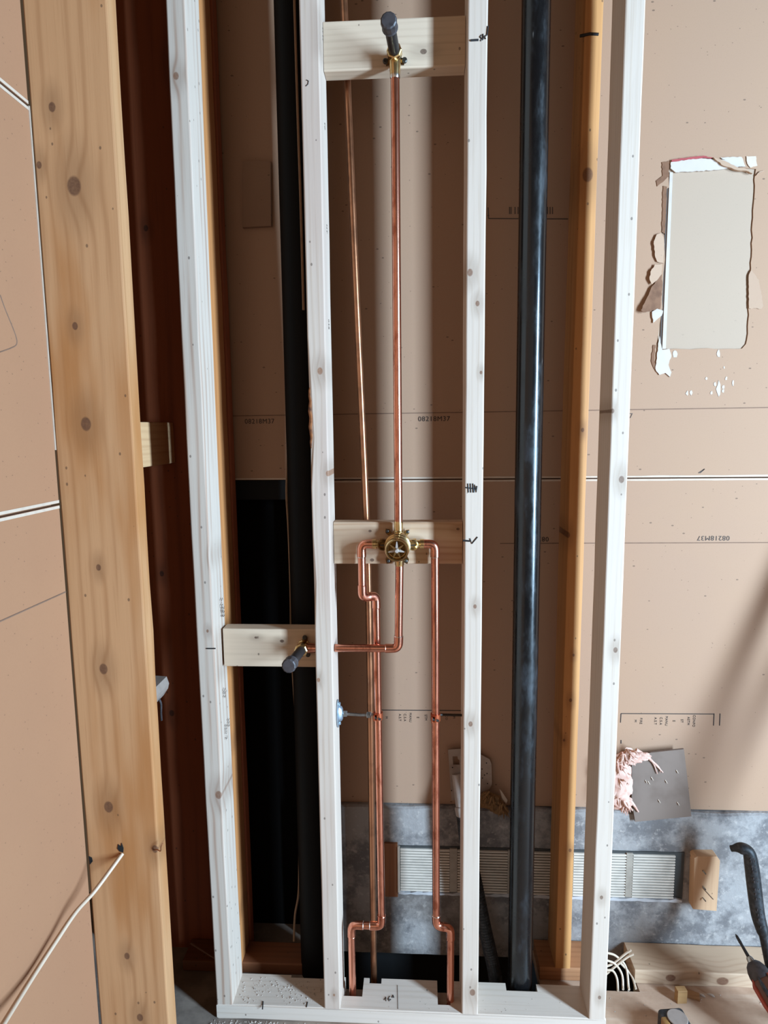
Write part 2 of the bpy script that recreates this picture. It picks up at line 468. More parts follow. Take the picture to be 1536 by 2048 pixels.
stamp_box(lower, 1242, 1428, 1427, ((1388, 'CONFO'), (1377, 'ASTM'), (1364, 'ST'), (1348, 'E'), (1333, 'MANU'), (1322, 'C.S.A'), (1311, 'A.S.T'), (1282, 'FIRE'), (1271, 'M')), ((1242, 18), (1428, 24), (1440, 24)), MT['ink_dark'])
line_on(lower, (1242, 1480), (1242, 1487), YB, .0025, MT['ink_dark'])
stamp_box(lower, 762, 925, 1420, ((773, 'M'), (800, 'A.S.T'), (810, 'C.S.A'), (821, 'MANU'), (836, 'E'), (852, 'STM'), (893, 'CO'), (908, 'FI')), (), MT['ink_dark'])
stamp_box(upper, 977, 1136, 437, (), ((977, -22),), MT['ink'])
for i, (x, w) in enumerate(((1019, 3), (1030, 6), (1060, 8), (1088, 7), (1100, 5))):
    for k in range(2): line_on(upper, (x+k*w, 428), (x+k*w, 414), YB, .002, MT['ink'])
line_on(lower, (1397, 946), (1409, 938), YB, .0022, MT['ink']) ; line_on(upper, (1400, 946), (1409, 938), YB, .0018, MT['ink'], 'pencil_tick')
# cut-out in the upper board: inner board, gypsum edges, torn flaps
ob('inner_board', box(NB(), (at(1280, 600, YB).x, YB+.0026, at(1400, 760, YB).z), (at(1536, 600, YB).x, YB+.012, at(1400, 290, YB).z)), MT['inner_board'], wall, label='grey board showing through the cut-out')
def flat(par, name, px, Y, th, mat, lift=None, label=None):
    if name not in ('gypsum_edge', 'edge_shadow_strip', 'plaster_smear'):
        q = []
        for a, b in zip(px, px[1:]+px[:1]):
            n = max(1, int(math.hypot(b[0]-a[0], b[1]-a[1])/4.5))
            for k in range(n): q.append((a[0]+(b[0]-a[0])*k/n+(random.uniform(-.9, .9) if k else 0), a[1]+(b[1]-a[1])*k/n+(random.uniform(-.9, .9) if k else 0)))
        px = q
    bm = slab(NB(), xz(px, Y), Y-th, Y, bend=lift); return ob(name, bm, mat, par, label=label)
YI = YB+.0022
flat(upper, 'gypsum_strip', [(1341, 324), (1400, 318), (1450, 322), (1486, 334), (1440, 340), (1400, 343), (1350, 346), (1340, 338)], YI-.001, .004, MT['gypsum'], label='bright white strip along the top of the cut-out')
flat(upper, 'gypsum_edge', [(1339, 345), (1345, 345), (1331, 698), (1324, 698)], YI, .002, MT['gypsum'])
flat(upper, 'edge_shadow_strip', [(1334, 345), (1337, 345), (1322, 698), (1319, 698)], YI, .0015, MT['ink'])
flat(upper, 'plaster_patch', [(1318, 672), (1324, 700), (1338, 698), (1342, 712), (1336, 730), (1342, 745), (1339, 754), (1330, 746), (1318, 750), (1310, 738), (1313, 712)], YB, .003, MT['gypsum'], label='crumbled white gypsum at the lower corner')
flat(upper, 'torn_edge', [(1306, 690), (1311, 690), (1308, 722), (1314, 742), (1308, 738), (1302, 722)], YB, .0015, MT['torn'])
flat(upper, 'torn_edge', [(1323, 325), (1337, 322), (1338, 352), (1326, 364), (1314, 373), (1312, 362), (1325, 352)], YB, .0015, MT['torn'])
flat(upper, 'torn_edge', [(1326, 372), (1334, 374), (1330, 468), (1323, 464)], YB, .0015, MT['torn'])
bend = lambda sx: (lambda x, z: -abs(x-sx)*.18)
fx = at(1325, 560, YB).x
flat(upper, 'torn_flap', [(1322, 467), (1312, 470), (1306, 484), (1308, 510), (1313, 524), (1327, 527), (1328, 480)], YB, .0012, MT['flap'], bend(fx))
flat(upper, 'torn_flap', [(1324, 528), (1308, 530), (1299, 545), (1297, 560), (1302, 570), (1316, 560), (1323, 548)], YB, .0012, MT['flap'], bend(fx))
flat(upper, 'torn_flap', [(1323, 549), (1304, 572), (1290, 600), (1279, 622), (1284, 626), (1320, 618), (1324, 580)], YB, .0014, MT['torn'], bend(fx), label='brown paper flap folded away from the cut-out')
flat(upper, 'torn_flap', [(1497, 550), (1502, 540), (1517, 560), (1526, 612), (1522, 618), (1497, 617)], YB, .0010, MT['flap'], lambda x, z: -.0008)
flat(upper, 'torn_flap', [(1511, 352), (1518, 344), (1528, 342), (1514, 350)], YB, .003, MT['flap'])
flat(upper, 'plaster_patch', [(1303, 624), (1313, 618), (1325, 622), (1322, 632), (1312, 640), (1305, 646)], YB, .004, MT['gypsum'])
flat(upper, 'red_tape_edge', [(1342, 321), (1372, 317), (1405, 313), (1425, 317), (1405, 317), (1372, 321), (1342, 325)], YB, .0045, MT['red_paper'], label='thin red paper edge above the white strip')
flat(upper, 'torn_flap', [(1424, 317), (1450, 326), (1474, 338), (1490, 340), (1502, 349), (1489, 344), (1468, 342), (1440, 332)], YB, .0075, MT['flap'])
flat(upper, 'plaster_patch', [(1440, 316), (1482, 315), (1490, 334), (1474, 334), (1456, 326)], YB, .003, MT['gypsum'])
flat(upper, 'plaster_patch', [(1492, 313), (1511, 313), (1514, 332), (1500, 336), (1494, 328)], YB, .002, MT['edge_paper'])
for (cx, cy, w, h) in ((1437, 778, 5, 17), (1430, 768, 3, 5), (1446, 774, 3, 5), (1412, 757, 3, 3), (1452, 757, 3, 4), (1466, 766, 2, 7), (1374, 787, 3, 6), (1382, 785, 3, 6), (1349, 708, 6, 10), (1437, 708, 4, 9), (1446, 782, 3, 5), (1423, 786, 3, 4), (1448, 735, 2, 3)):
    px = [(cx+w*math.cos(a)*random.uniform(.5, 1.1), cy+h*math.sin(a)*random.uniform(.6, 1.1)) for a in [k*math.pi/4 for k in range(8)]]
    flat(upper, 'plaster_smear', px, YB, .0008, MT['gypsum'])
# square patch screwed over the upper board in the left bay
pb = xz([(485, 324), (541, 322), (542, 452), (485, 455)], YB-.01)
pt = ob('board_patch', slab(NB(), pb, YB-.012, YB), MT['patch_board'], label='small rectangular brown board patch on back wall beside the left black pipe', cat='board')

# left wall: three sheets with pale joints
XL = -.652
def left_z(y): return at(119, y, -.22).z
sA = at(57, 213, -.22).z; sB = at(118, 1008, -.22).z
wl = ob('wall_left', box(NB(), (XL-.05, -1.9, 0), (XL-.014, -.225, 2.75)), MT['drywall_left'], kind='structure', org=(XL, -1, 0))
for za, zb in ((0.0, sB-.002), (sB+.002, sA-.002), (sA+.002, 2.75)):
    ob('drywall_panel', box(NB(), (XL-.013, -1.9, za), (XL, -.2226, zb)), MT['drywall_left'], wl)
for s in (sA, sB):
    for dz in (-.0075, .0025):
        ob('joint_edge', box(NB(), (XL-.001, -1.9, s+dz), (XL+.0008, -.2226, s+dz+.005)), MT['edge_paper'], wl)
ob('board_edge', box(NB(), (XL-.001, -.2224, at(110, 900, -.22).z), (XL+.0018, -.2206, sA)), MT['edge_paper'], wl)
za = atx(131, 1184, XL); zb = atx(2, 1240, XL)
bm = sweep(NB(), [(XL, za.y, za.z), (XL, -.55, za.z+.003), (XL, -1.2, za.z-.004)], .0014, 6); ob('fold_line', bm, MT['pencil'], wl)
c = [atx(0, 590, XL), atx(10, 618, XL), atx(30, 668, XL), atx(33, 688, XL), atx(22, 696, XL), atx(0, 704, XL)]
bm = sweep(NB(), catmull([(XL, q.y, q.z) for q in c]), .0010, 6); ob('pencil_curve', bm, MT['pencil'], wl)

# ================================================================== framing lumber
def stud(label, name, xl, z0, z1, y0=0.0, h=.089, w=.038, mat=None, group=None, sway=0.0, wane=(), r=.0028):
    n = 5; st = []
    for i in range(n+1):
        f = i/n; st.append((z0+(z1-z0)*f, xl+sway*math.sin(math.pi*f), y0))
    bm = timber(NB(), 'Z', st, w, h, r=r, wane=wane)
    return ob(name, bm, mat, None, label, 'stud', group)
ZT = 2.62
s1 = stud('pale new stud at the left end of the wall plate, grade stamps on its side', 'wall_stud', -.488, .038, ZT, sway=-.005,
          mat=wood('pine_a', WHT, (196, 160, 138), 'Z', [knot(352, 152, 0, .006), knot(437, 1590, 0, .008), knot(432, 1115, 0, .006), knot(415, 1262, 0, .003)], 1.3, (150, 104, 74), ring=120, ringamt=.75))
s2 = stud('pale new stud left of the mixing valve, bark-edged on its left side', 'wall_stud', -.229, .038, ZT,
          mat=wood('pine_b', WHT, (198, 172, 148), 'Z', [knot(640, 742, 0, .006), knot(656, 947, 0, .005), knot(637, 1360, 0, .004), knot(668, 1990, 0, .003)], 4.1, (170, 124, 92), ringamt=.25, patch=(214, 190, 182)), wane=((1.30, 1.50, .007), (1.02, 1.12, .004)))
s3 = stud('pale new stud right of the mixing valve with black marker writing', 'wall_stud', .095, .038, ZT,
          mat=wood('pine_c', WHT, (200, 174, 148), 'Z', [knot(940, 545, 0, .006), knot(955, 607, 0, .0045), knot(962, 745, 0, .003), knot(950, 1213, 0, .004), knot(941, 1448, 0, .005), knot(945, 1985, 0, .007)], 7.7, (140, 98, 70), ringamt=.2))
s4 = stud('pale new stud at the right end of the wall plate', 'wall_stud', .388, .038, ZT, sway=.002,
          mat=wood('pine_d', WHT, (204, 178, 150), 'Z', [knot(1225, 822, 0, .004), knot(1243, 959, 0, .006), knot(1231, 1300, 0, .005), knot(1203, 1795, 0, .004), knot(1199, 1995, 0, .004)], 9.2, (130, 100, 80), ringamt=.22))
za, zb = at(622, 760, 0).z, at(625, 905, 0).z
P = [(-.2262+.0012*math.sin(i*1.9), .0042, za+(zb-za)*i/14) for i in range(15)]
ob('bark_edge', sweep(NB(), P, [.0005+.0042*math.sin(math.pi*i/14)**.6 for i in range(15)], 8), plain('bark', (176, 116, 68), .9, 0, .5, 90, (96, 56, 34)), s2, label='brown barky edge')
# bottom plate with notches for the pipes
pm = wood('pine_plate', (255, 250, 244), (216, 198, 178), 'X', (), 12.4, ringamt=.2, rough=.42)
def plate_outline():
    o = [(-.489, 0), (.4275, 0), (.4275, .089)]
    def notch(xa, xb, y): return [(xb, .089), (xb, y), (xa, y), (xa, .089)]
    for xa, xb, y in ((.208, .283, .068), (.040, .070, .022), (-.128, -.098, .074), (-.188, -.142, .036), (-.325, -.240, .082)):
        o += notch(xa, xb, y)
    return o + [(-.489, .089)]
bm = slab(NB(), plate_outline(), 0, .038)
for v in bm.verts: v.co = Vector((v.co.x, v.co.z, v.co.y))
es = [e for e in bm.edges if abs(e.verts[0].co.y) < 1e-4 and abs(e.verts[1].co.y) < 1e-4 and abs(e.verts[0].co.z-e.verts[1].co.z) < 1e-4]
bmesh.ops.bevel(bm, geom=es, offset=.003, segments=2, affect='EDGES')
plate = ob('bottom_plate', bm, pm, None, 'long pale notched board lying flat on the floor under four new studs', 'board')
def lay(bm, x0, x1, z0, z1, y0, y1, r=.003, tl=0.0):
    return timber(bm, 'X', [(x0, y0, z0), ((x0+x1)/2, y0, z0), (x1, y0, z0+tl)], y1-y0, z1-z0, r=r)
zt, zb = at(790, 36, .051).z, at(790, 137, .051).z
b1 = ob('blocking', lay(NB(), -.190, .094, zb, zt, .051, .089), wood('pine_block_a', (252, 238, 218), WHD, 'X', [knot(847, 103, .051, .0055)], 20, ringamt=.25), None,
        'topmost pale cross block between two studs, holding the shower outlet', 'block')
zt, zb = at(790, 1044, .051).z, at(790, 1128, .051).z
b2 = ob('blocking', lay(NB(), -.190, .094, zb, zt, .051, .089), wood('pine_block_b', (244, 222, 196), (196, 152, 112), 'X', [knot(740, 1062, .051, .003), knot(916, 1058, .051, .003), knot(744, 1120, .051, .004)], 23, ringamt=.5, patch=(178, 132, 92), patchamt=.5), None,
        'pale cross block directly behind the brass mixing valve', 'block')
zt, zb = at(540, 1258, .051).z, at(540, 1334, .051).z
b3 = ob('blocking', lay(NB(), -.449, -.230, zb, zt, .051, .089), wood('pine_block_c', (250, 234, 212), WHD, 'X', [knot(564, 1282, .051, .004), knot(512, 1275, .051, .003)], 26, ringamt=.25), None,
        'lower left pale cross block holding the tub spout nipple', 'block')
# stud writing
def mk(par, px, Y=-.0006, r=.0012): stroke(par, [at(x, y, Y) for x, y in px], r=r)
mk(s3, [(941, 81), (957, 80)], r=.002); mk(s3, [(963, 70), (960, 74), (964, 78), (961, 82)]); mk(s3, [(966, 68), (966, 80), (969, 72), (971, 78)]); mk(s3, [(971, 72), (974, 70), (976, 52)])
mk(s3, [(926, 1081), (940, 1082)], r=.002); mk(s3, [(940, 1077), (944, 1087), (955, 1074)], r=.0014)
mk(s3, [(930, 975), (954, 978)], r=.0014)
for x in (936, 941, 946): mk(s3, [(x, 967), (x+1, 985)], r=.0014)
mk(s3, [(948, 985), (950, 970), (953, 984), (954, 972)], r=.0014)
mk(s1, [(413, 1297), (431, 1297)], r=.0014)
mk(s2, [(613, 160), (617, 162), (616, 168), (612, 172)], r=.0008)
for (x, y) in ((775, 1995), ): pass
def mz(px, z=.0386, r=.0008): stroke(plate, [atz(x, y, z) for x, y in px], r=r)
mz([(768, 2000), (772, 1994), (772, 2002)]); mz([(780, 1992), (776, 1998), (778, 2002), (782, 1999), (777, 1998)]); mz([(786, 1990), (784, 1995), (788, 1995), (786, 1990)])
mz([(615, 2004), (613, 2014)], r=.0012); mz([(526, 2003), (525, 2018)], r=.0016); mz([(795, 1970), (796, 2018)], r=.0004)
# grade stamps on the lit sides of studs
def side_stamp(par, X, y0, Yc, s, size, mat):
    p = Vector((X, Yc, at(430, y0, .03).z)); text(par, 'grade_stamp', s, p, size, mat, (math.pi/2, math.pi/2, math.pi/2))
for y, s in ((1222, 'S-DRY'), (1232, '243'), (1392, 'SPF'), (1470, 'No 2'), (1460, 'HT')):
    side_stamp(s1, -.4494, y, .045+(y % 3)*.01, s, .016, MT['ink'])
for y, s in ((66, 'WW'), (250, 'TF'), (458, 'HT'), (650, '038')):
    side_stamp(s2, -.1904, y, .05, s, .013, MT['ink'])

# ---- old amber lumber
amber = (228, 180, 132); amberd = (174, 120, 70)
ak = [knot(104, 214, -.22, .0065), knot(78, 330, -.22, .005), knot(148, 372, -.22, .013), knot(150, 652, -.22, .0055), knot(172, 848, -.22, .010),
      knot(197, 1135, -.22, .005), knot(207, 1338, -.22, .0085), knot(217, 1614, -.22, .0095), knot(254, 1912, -.22, .006), knot(280, 2035, -.22, .007), knot(310, 1698, -.22, .0065)]
bm = timber(NB(), 'Z', [(0, -.650, -.22), (1.3, -.651, -.22), (2.62, -.650, -.22)], .142, .038, r=.003)
post = ob('wide_post', bm, wood('fir_wide', amber, amberd, 'Z', ak, 31, (104, 66, 44), ring=95, ringamt=.42, patch=(200, 136, 72), patchamt=.9), None,
          'wide knotty amber board standing upright at the left wall, white cable in its hole', 'board')
# torn notch behind the cable
q = at(241, 1697, -.2205)
flatp = ob('cable_hole', slab(NB(), [(q.x+a, q.z+b) for a, b in ((-.006, 0), (-.004, .009), (.001, .004), (.003, .012), (.006, .001), (.005, -.008), (-.002, -.006))], -.2212, -.2195), MT['black'], post)
q = at(181, 1720, -.2205)
ob('edge_hole', slab(NB(), [(q.x+a, q.z+b) for a, b in ((-.003, .008), (.003, .005), (.004, -.003), (-.002, -.010))], -.2212, -.2195), MT['black'], post)
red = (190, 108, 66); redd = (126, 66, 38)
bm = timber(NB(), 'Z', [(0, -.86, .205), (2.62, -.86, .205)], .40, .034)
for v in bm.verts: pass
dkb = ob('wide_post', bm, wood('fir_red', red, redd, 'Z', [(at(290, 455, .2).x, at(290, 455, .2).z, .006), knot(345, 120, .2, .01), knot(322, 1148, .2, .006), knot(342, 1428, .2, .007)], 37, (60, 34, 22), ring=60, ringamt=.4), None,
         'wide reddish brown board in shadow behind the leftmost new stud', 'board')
ofk = [knot(462, 700, .15, .005), knot(474, 1480, .15, .005), knot(478, 1812, .15, .005)]
olds = ob('old_stud', timber(NB(), 'Z', [(0.0, -.497, .115), (2.62, -.497, .115)], .034, .085), wood('fir_old_a', (226, 160, 98), (160, 98, 52), 'Z', ofk, 41, ring=90), None,
          'old orange stud half hidden behind the leftmost new stud', 'stud', smooth=True)
sp0, sp1 = -.17, .204
zt, zb = at(341, 845, .203).z, at(341, 926, .203).z
ob('spacer_block', timber(NB(), 'Y', [(sp0, -.651, zb), (sp1, -.651, zb)], .052, zt-zb), wood('pine_spacer', (246, 208, 162), (200, 152, 106), 'Y', (), 44, ringamt=.4), None,
   'short light block sticking out behind the wide amber board', 'block')
oldp = ob('sill_plate', timber(NB(), 'X', [(.540, .142, 0), (.66, .142, 0), (1.5, .142, 0)], .090, .038, jit=.001), wood('fir_sill', (240, 214, 186), (196, 160, 128), 'X', [(at(1340, 1925, .15).x, .02, .01), (at(1445, 1960, .142).x, .016, .012)], 47, (120, 70, 40), ringamt=.35), None,
          'old board lying on the floor against the concrete at the right', 'board')
bm = NB()
lay(bm, .302, .4310, 0, .037, .142, .232)
ob('sill_plate', bm, wood('fir_sill_b', (206, 152, 108), (156, 104, 66), 'X', (), 49), None, 'short floor board under the old amber stud', 'board')
ob('sill_plate', lay(NB(), -.80, -.315, 0, .037, .120, .200), wood('fir_sill_c', (160, 108, 70), (110, 70, 42), 'X', (), 52), None, 'shadowed floor board behind the left black pipe', 'board') if False else None
amk = [knot(1175, 350, .14, .012), knot(1135, 1070, .14, .006), knot(1141, 1400, .14, .004), knot(1128, 1480, .14, .003), knot(1140, 1700, .14, .004), knot(1165, 860, .14, .004), knot(1147, 1310, .14, .003)]
am = ob('old_stud', timber(NB(), 'Z', [(.038, .340, .139), (1.3, .342, .139), (2.62, .350, .139)], .038, .094), wood('fir_old_b', (236, 178, 112), (180, 118, 62), 'Z', amk, 55, (120, 74, 40), ring=90, ringamt=.35), None,
        'old amber stud between the right black pipe and the rightmost new stud', 'stud', smooth=True)
stroke(am, [at(1160, 72, .1385), at(1180, 68, .1385), at(1197, 69, .1385)], r=.003)
ob('floor_board', timber(NB(), 'X', [(-.62, .13, 0), (-.250, .13, 0)], .072, .03), wood('fir_floor', (150, 96, 60), (100, 62, 38), 'X', (), 61), None,
   'brown board on the floor in the dark left bay', 'board')

# ================================================================== pipes
RC = .0088
def run(root, pts, r=RC, mat=None, er=.0135, ends=(0, 0), fit='elbow', seg=16):
    """straight pipes joined by swept elbows with collars"""
    mat = mat or MT['copper']; P = [Vector(p) for p in pts]
    for i in range(len(P)-1):
        a, b = P[i], P[i+1]; d = (b-a).normalized(); L = (b-a).length
        ta = er if i > 0 else 0; tb = er if i < len(P)-2 else 0
        if L - ta - tb > .001:
            n = max(2, int(L/.08)); bm = sweep(NB(), [a+d*(ta+(L-ta-tb)*k/n) for k in range(n+1)], r, seg)
            ob('pipe', bm, mat, root, smooth=True)
    for i in range(1, len(P)-1):
        d0 = (P[i]-P[i-1]).normalized(); d1 = (P[i+1]-P[i]).normalized()
        la = min((P[i]-P[i-1]).length*.5 if i > 1 else 9, er*2.1); lb = min((P[i+1]-P[i]).length*.5 if i < len(P)-2 else 9, er*2.1)
        A = P[i]-d0*er; B = P[i]+d1*er; path = [P[i]-d0*la, P[i]-d0*(la*.6+er*.4)]; rs = [r*1.16, r*1.16]
        for k in range(7):
            t = k/6; path.append(A*(1-t)**2+P[i]*2*t*(1-t)+B*t*t); rs.append(r*1.13)
        path += [P[i]+d1*(lb*.6+er*.4), P[i]+d1*lb]; rs += [r*1.16, r*1.16]
        e = ob(fit, sweep(NB(), path, rs, seg), mat, root, smooth=True)
        for c, d in ((P[i]-d0*la, d0), (P[i]+d1*lb, d1)):
            ob('solder_ring', lathe(NB(), [(-.0012, r*1.0), (-.001, r*1.12), (0, r*1.19), (.001, r*1.12), (.0012, r*1.0)], c, d, 16, True), MT['solder'] if random.random() < .4 else mat, e, smooth=True)
    return root
YV = .030
# valve centre
vc = at(796, 1087, .030)
# shower riser
top = at(790, 145, YV); bot = at(797, 1048, YV)
t = thing('riser_pipe', bot, 'long straight copper pipe rising from the valve to the shower outlet', 'pipe')
run(t, [bot, top]); ob('solder_ring', lathe(NB(), [(-.006, RC*1.03), (-.004, RC*1.12), (.007, RC*1.14), (.010, RC*1.03)], top-Vector((0, 0, .006)), (0, 0, 1), 18), MT['solder'], t, smooth=True)
# tub drop: down, elbow, left through stud
a = at(799, 1128, YV); b = at(797, 1297, YV); c = at(655, 1297, YV); c = Vector((-.1895, YV, at(690, 1296, YV).z)); b.z = c.z
t = thing('tub_pipe', b, 'copper pipe dropping from the valve and turning left into a stud', 'pipe')
run(t, [a, b, c])
# hot supply (left): jog then long drop
YS = .034; YH = .053
zv = at(722, 1090, YV).z
h0 = at(735, 1090, YV); h1 = at(723, 1088, YV); h2 = at(726, 1196, YV); h3 = at(752, 1196, YV); h4 = at(764, 1852, YH); h5 = at(703, 1858, YH); h6 = at(704, 1990, YH)
h0.z = h1.z; h2.x = h1.x; h3.z = h2.z; h3 = at(752, 1196, YH); h3.z = h2.z; h4.x = h3.x+.004; h5.z = h4.z; h6.x = h5.x
h6.z = .0; h0.x = h1.x+.016
t = thing('supply_pipe', (h6.x, h6.y, 0), 'copper supply pipe with S-bend, left side of the valve', 'pipe', 'copper supply pipes of the valve')
HOT = run(t, [h0, h1, h2, h3, h4, h5, h6])
c0 = at(855, 1085, YV); c1 = at(866, 1088, YV); c2 = at(878, 1852, YS+.002); c3 = at(900, 1858, YS); c4 = at(903, 1990, YS)
c1 = Vector((at(870, 1088, YV).x, YV, h1.z)); c0 = c1-Vector((.016, 0, 0)); c2.x = c1.x+.003; c3 = Vector((at(901, 1900, YS).x, c2.y, c2.z-.004)); c4 = Vector((c3.x, c3.y, 0))
t = thing('supply_pipe', (c4.x, c4.y, 0), 'copper supply pipe running straight down right of the valve', 'pipe', 'copper supply pipes of the valve')
COLD = run(t, [c0, c1, c2, c3, c4])
# tall old copper line behind
YO = .115
o_pts = [at(685, -60, YO), at(709, 512, YO), at(732, 1024, YO), at(739, 1300, YO), at(743, 1600, YO), at(748, 1960, YO)]
o_pts[-1].z = -.05
pts = catmull(o_pts, 6)
ob('back_pipe', sweep(NB(), pts, .0078, 14), MT['copper_old'], None, 'thin leaning copper pipe furthest back, passing behind the valve block', 'pipe', smooth=True)
# black ABS pipes
def bigpipe(pts, r, label, mat='abs'):
    bm = NB(); P = [Vector(p) for p in pts]
    sweep(bm, [P[0]+(P[-1]-P[0])*k/24 for k in range(25)], r, 40)
    return ob('drain_pipe', bm, MT[mat], None, label, 'pipe', smooth=True)
YD = .107
x_ = (at(1026, 1000, YD-.02).x+at(1078, 1000, YD-.02).x)/2
pl = at(1041, 1981, YD); ph = at(1072, 0, YD); rad = .0295
bigpipe([(at(1040, 1940, YD).x, YD, -.10), (ph.x, YD, 2.62)], rad, 'glossy black plastic drain pipe standing between the marked stud and amber stud')
pl = at(612, 1024, .148); 
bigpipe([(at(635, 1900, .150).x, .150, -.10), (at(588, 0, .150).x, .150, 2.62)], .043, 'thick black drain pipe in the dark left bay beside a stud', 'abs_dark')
# thin wires along it
wr = [at(573, 520, .185), at(575, 660, .18), at(578, 780, .175), at(576, 900, .18), at(573, 985, .182), at(577, 1060, .178), at(581, 1180, .178), at(583, 1300, .18), at(592, 1450, .178), at(597, 1600, .178), at(598, 1770, .175), at(590, 1830, .17), at(588, 1882, .16)]
ob('tan_cable', sweep(NB(), catmull(wr, 6), .0028, 8), MT['tan_wire'], None, 'thin tan cable hanging beside the thick left black pipe', 'cable', smooth=True)
wr = [at(588, -20, .10), at(596, 250, .10), at(601, 400, .10), at(607, 620, .10)]
ob('tan_cable', sweep(NB(), catmull(wr, 6), .0026, 8), MT['tan_wire'], None, 'thin tan cable between the thick black pipe and the stud near the top', 'cable', smooth=True)

# ================================================================== mixing valve
O = Vector((vc.x, .047, vc.z))
vt = thing('mixing_valve', O, 'round brass shower mixing valve with a star shaped cartridge in front', 'valve')
ax = (0, -1, 0)
ob('valve_body', lathe(NB(), [(0, .016), (.006, .024), (.016, .0275), (.040, .0275), (.046, .0250)], O, ax, 36), MT['brass'], vt, smooth=True)
cb = ob('bonnet', lathe(NB(), [(.044, .0250), (.046, .0275), (.053, .0275), (.055, .0245), (.062, .0240), (.064, .0262), (.070, .0262), (.072, .0238), (.086, .0238), (.088, .0248), (.094, .0248), (.096, .0236), (.096, .0200), (.082, .0185), (.082, 0)], O, ax, 40), MT['brass'], vt, smooth=True)
ob('ring', lathe(NB(), [(.0965, .0236), (.0985, .0226), (.0985, .0208), (.0965, .0202)], O, ax, 40, True), MT['brass'], cb, smooth=True)
ob('cartridge_well', lathe(NB(), [(.0825, .0178), (.0830, .0)], O, ax, 36), MT['dark_brass'], cb, smooth=True)
stm = ob('stem', lathe(NB(), [(.082, .0048), (.104, .0044), (.106, .0030), (.106, 0)], O, ax, 12), MT['white_plastic'], vt, smooth=True)
for k in range(7):
    a = math.radians(90+k*360/7); d = Vector((math.cos(a), 0, math.sin(a))); n_ = Vector((-math.sin(a), 0, math.cos(a)))
    bm = NB(); c = O+Vector((0, -.091, 0))
    q = [c+n_*.0034, c+d*.0178+n_*.0007, c+d*.0178-n_*.0007, c-n_*.0034]
    f = [bm.verts.new(v+Vector((0, -.004, 0))) for v in q]; g = [bm.verts.new(v+Vector((0, .006, 0))) for v in q]
    bm.faces.new(f); bm.faces.new(g[::-1])
    for i in range(4): bm.faces.new((f[i], f[(i+1) % 4], g[(i+1) % 4], g[i]))
    ob('spoke', bm, MT['white_plastic'] if k in (0, 2, 5) else MT['brass'], vt)
# lugs with screws
for (px, py) in ((815, 1063), (775, 1062), (812, 1121), (777, 1121)):
    p = at(px, py, .040); d = (p-Vector((O.x, .040, O.z)))
    bm = NB(); slab(bm, [(O.x+d.x*.5-d.z*.12, O.z+d.z*.5+d.x*.12), (O.x+d.x-d.z*.16, O.z+d.z+d.x*.16), (O.x+d.x*1.18, O.z+d.z*1.18), (O.x+d.x+d.z*.16, O.z+d.z-d.x*.16), (O.x+d.x*.5+d.z*.12, O.z+d.z*.5-d.x*.12)], .036, .044)
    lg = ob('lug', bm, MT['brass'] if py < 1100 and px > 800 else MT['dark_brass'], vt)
    ob('screw', lathe(NB(), [(0, .0040), (.003, .0038), (.004, .002), (.0036, 0)], (p.x, .036, p.z), ax, 12), MT['screw'], lg, smooth=True)
# outlets up and down
def port(px0, p1, prof, mat, nm): return ob(nm, lathe(NB(), prof, px0, (Vector(p1)-Vector(px0)), 20), mat, vt, smooth=True)
zu = O.z
up0 = Vector((bot.x, YV, O.z+.02)); L = bot.z-up0.z+.006
port(up0, up0+Vector((0, 0, 1)), [(0, .010), (L-.030, .010), (L-.028, .0118), (L-.022, .0118), (L-.020, .0098), (L-.004, .0098), (L, .0088)], MT['brass'], 'top_outlet')
dn0 = Vector((a.x if False else at(799, 1128, YV).x, YV, O.z-.02)); L = dn0.z-at(799, 1128, YV).z+.004
port(dn0, dn0-Vector((0, 0, 1)), [(0, .0105), (L-.003, .0100), (L, .0088)], MT['brass'], 'bottom_outlet')
# side inlets with check stops
zi = h1.z
for s, xe in ((-1, h0.x), (1, c0.x)):
    st = Vector((O.x+s*.019, YV, zi)); L = abs(xe-st.x)
    port(st, st+Vector((s, 0, 0)), [(0, .0085), (L*.30, .0085), (L*.31, .0120), (L*.45, .0120), (L*.46, .0088), (L*.62, .0088), (L*.64, .0108), (L*.82, .0108), (L*.84, .0098), (L+.003, .0098)], MT['brass'], 'side_inlet')
    k0 = Vector((st.x+s*L*.30, YV+.002, zi))
    bm = NB(); lathe(bm, [(-.004, .0105), (.010, .0112), (.012, .0120), (.017, .0120), (.019, .0095), (.016, .006), (.016, 0)], k0, (0, -1, 0), 20)
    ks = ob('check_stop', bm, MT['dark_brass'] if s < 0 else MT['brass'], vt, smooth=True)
    ob('screw_slot', box(NB(), (k0.x-.006, k0.y-.0175, k0.z-.0012), (k0.x+.006, k0.y-.0155, k0.z+.0012)), MT['screw'], ks)

# ================================================================== outlets with capped nipples
def outlet(name, label, base, tip_y, lab2, ears, rise=None):
    g = thing(name, base, label, 'fitting')
    x, y, z = base
    ob('ear_elbow', lathe(NB(), [(-.002, .0145), (.004, .0145), (.006, .0125), (.020, .0125), (.021, .0150), (.030, .0150), (.031, .0128)], (x, .049, z), ax, 8), MT['brass'], g, smooth=False)
    for dx, dz in ears:
        bm = NB(); sweep(bm, [(x, .045, z), (x+dx, .046, z+dz)], .006, 8)
        e = ob('ear', bm, MT['dark_brass'], g, smooth=True)
        ob('screw', lathe(NB(), [(0, .0055), (.003, .0055), (.0045, .0035), (.0040, 0)], (x+dx, .042, z+dz), ax, 12), MT['screw'], e, smooth=True)
    nip = lathe(NB(), [(.026, .0108), (.10, .0108)], (x, .049, z), ax, 20)
    return g
ub = at(789, 104, .018); u0 = Vector((ub.x, .049, ub.z))
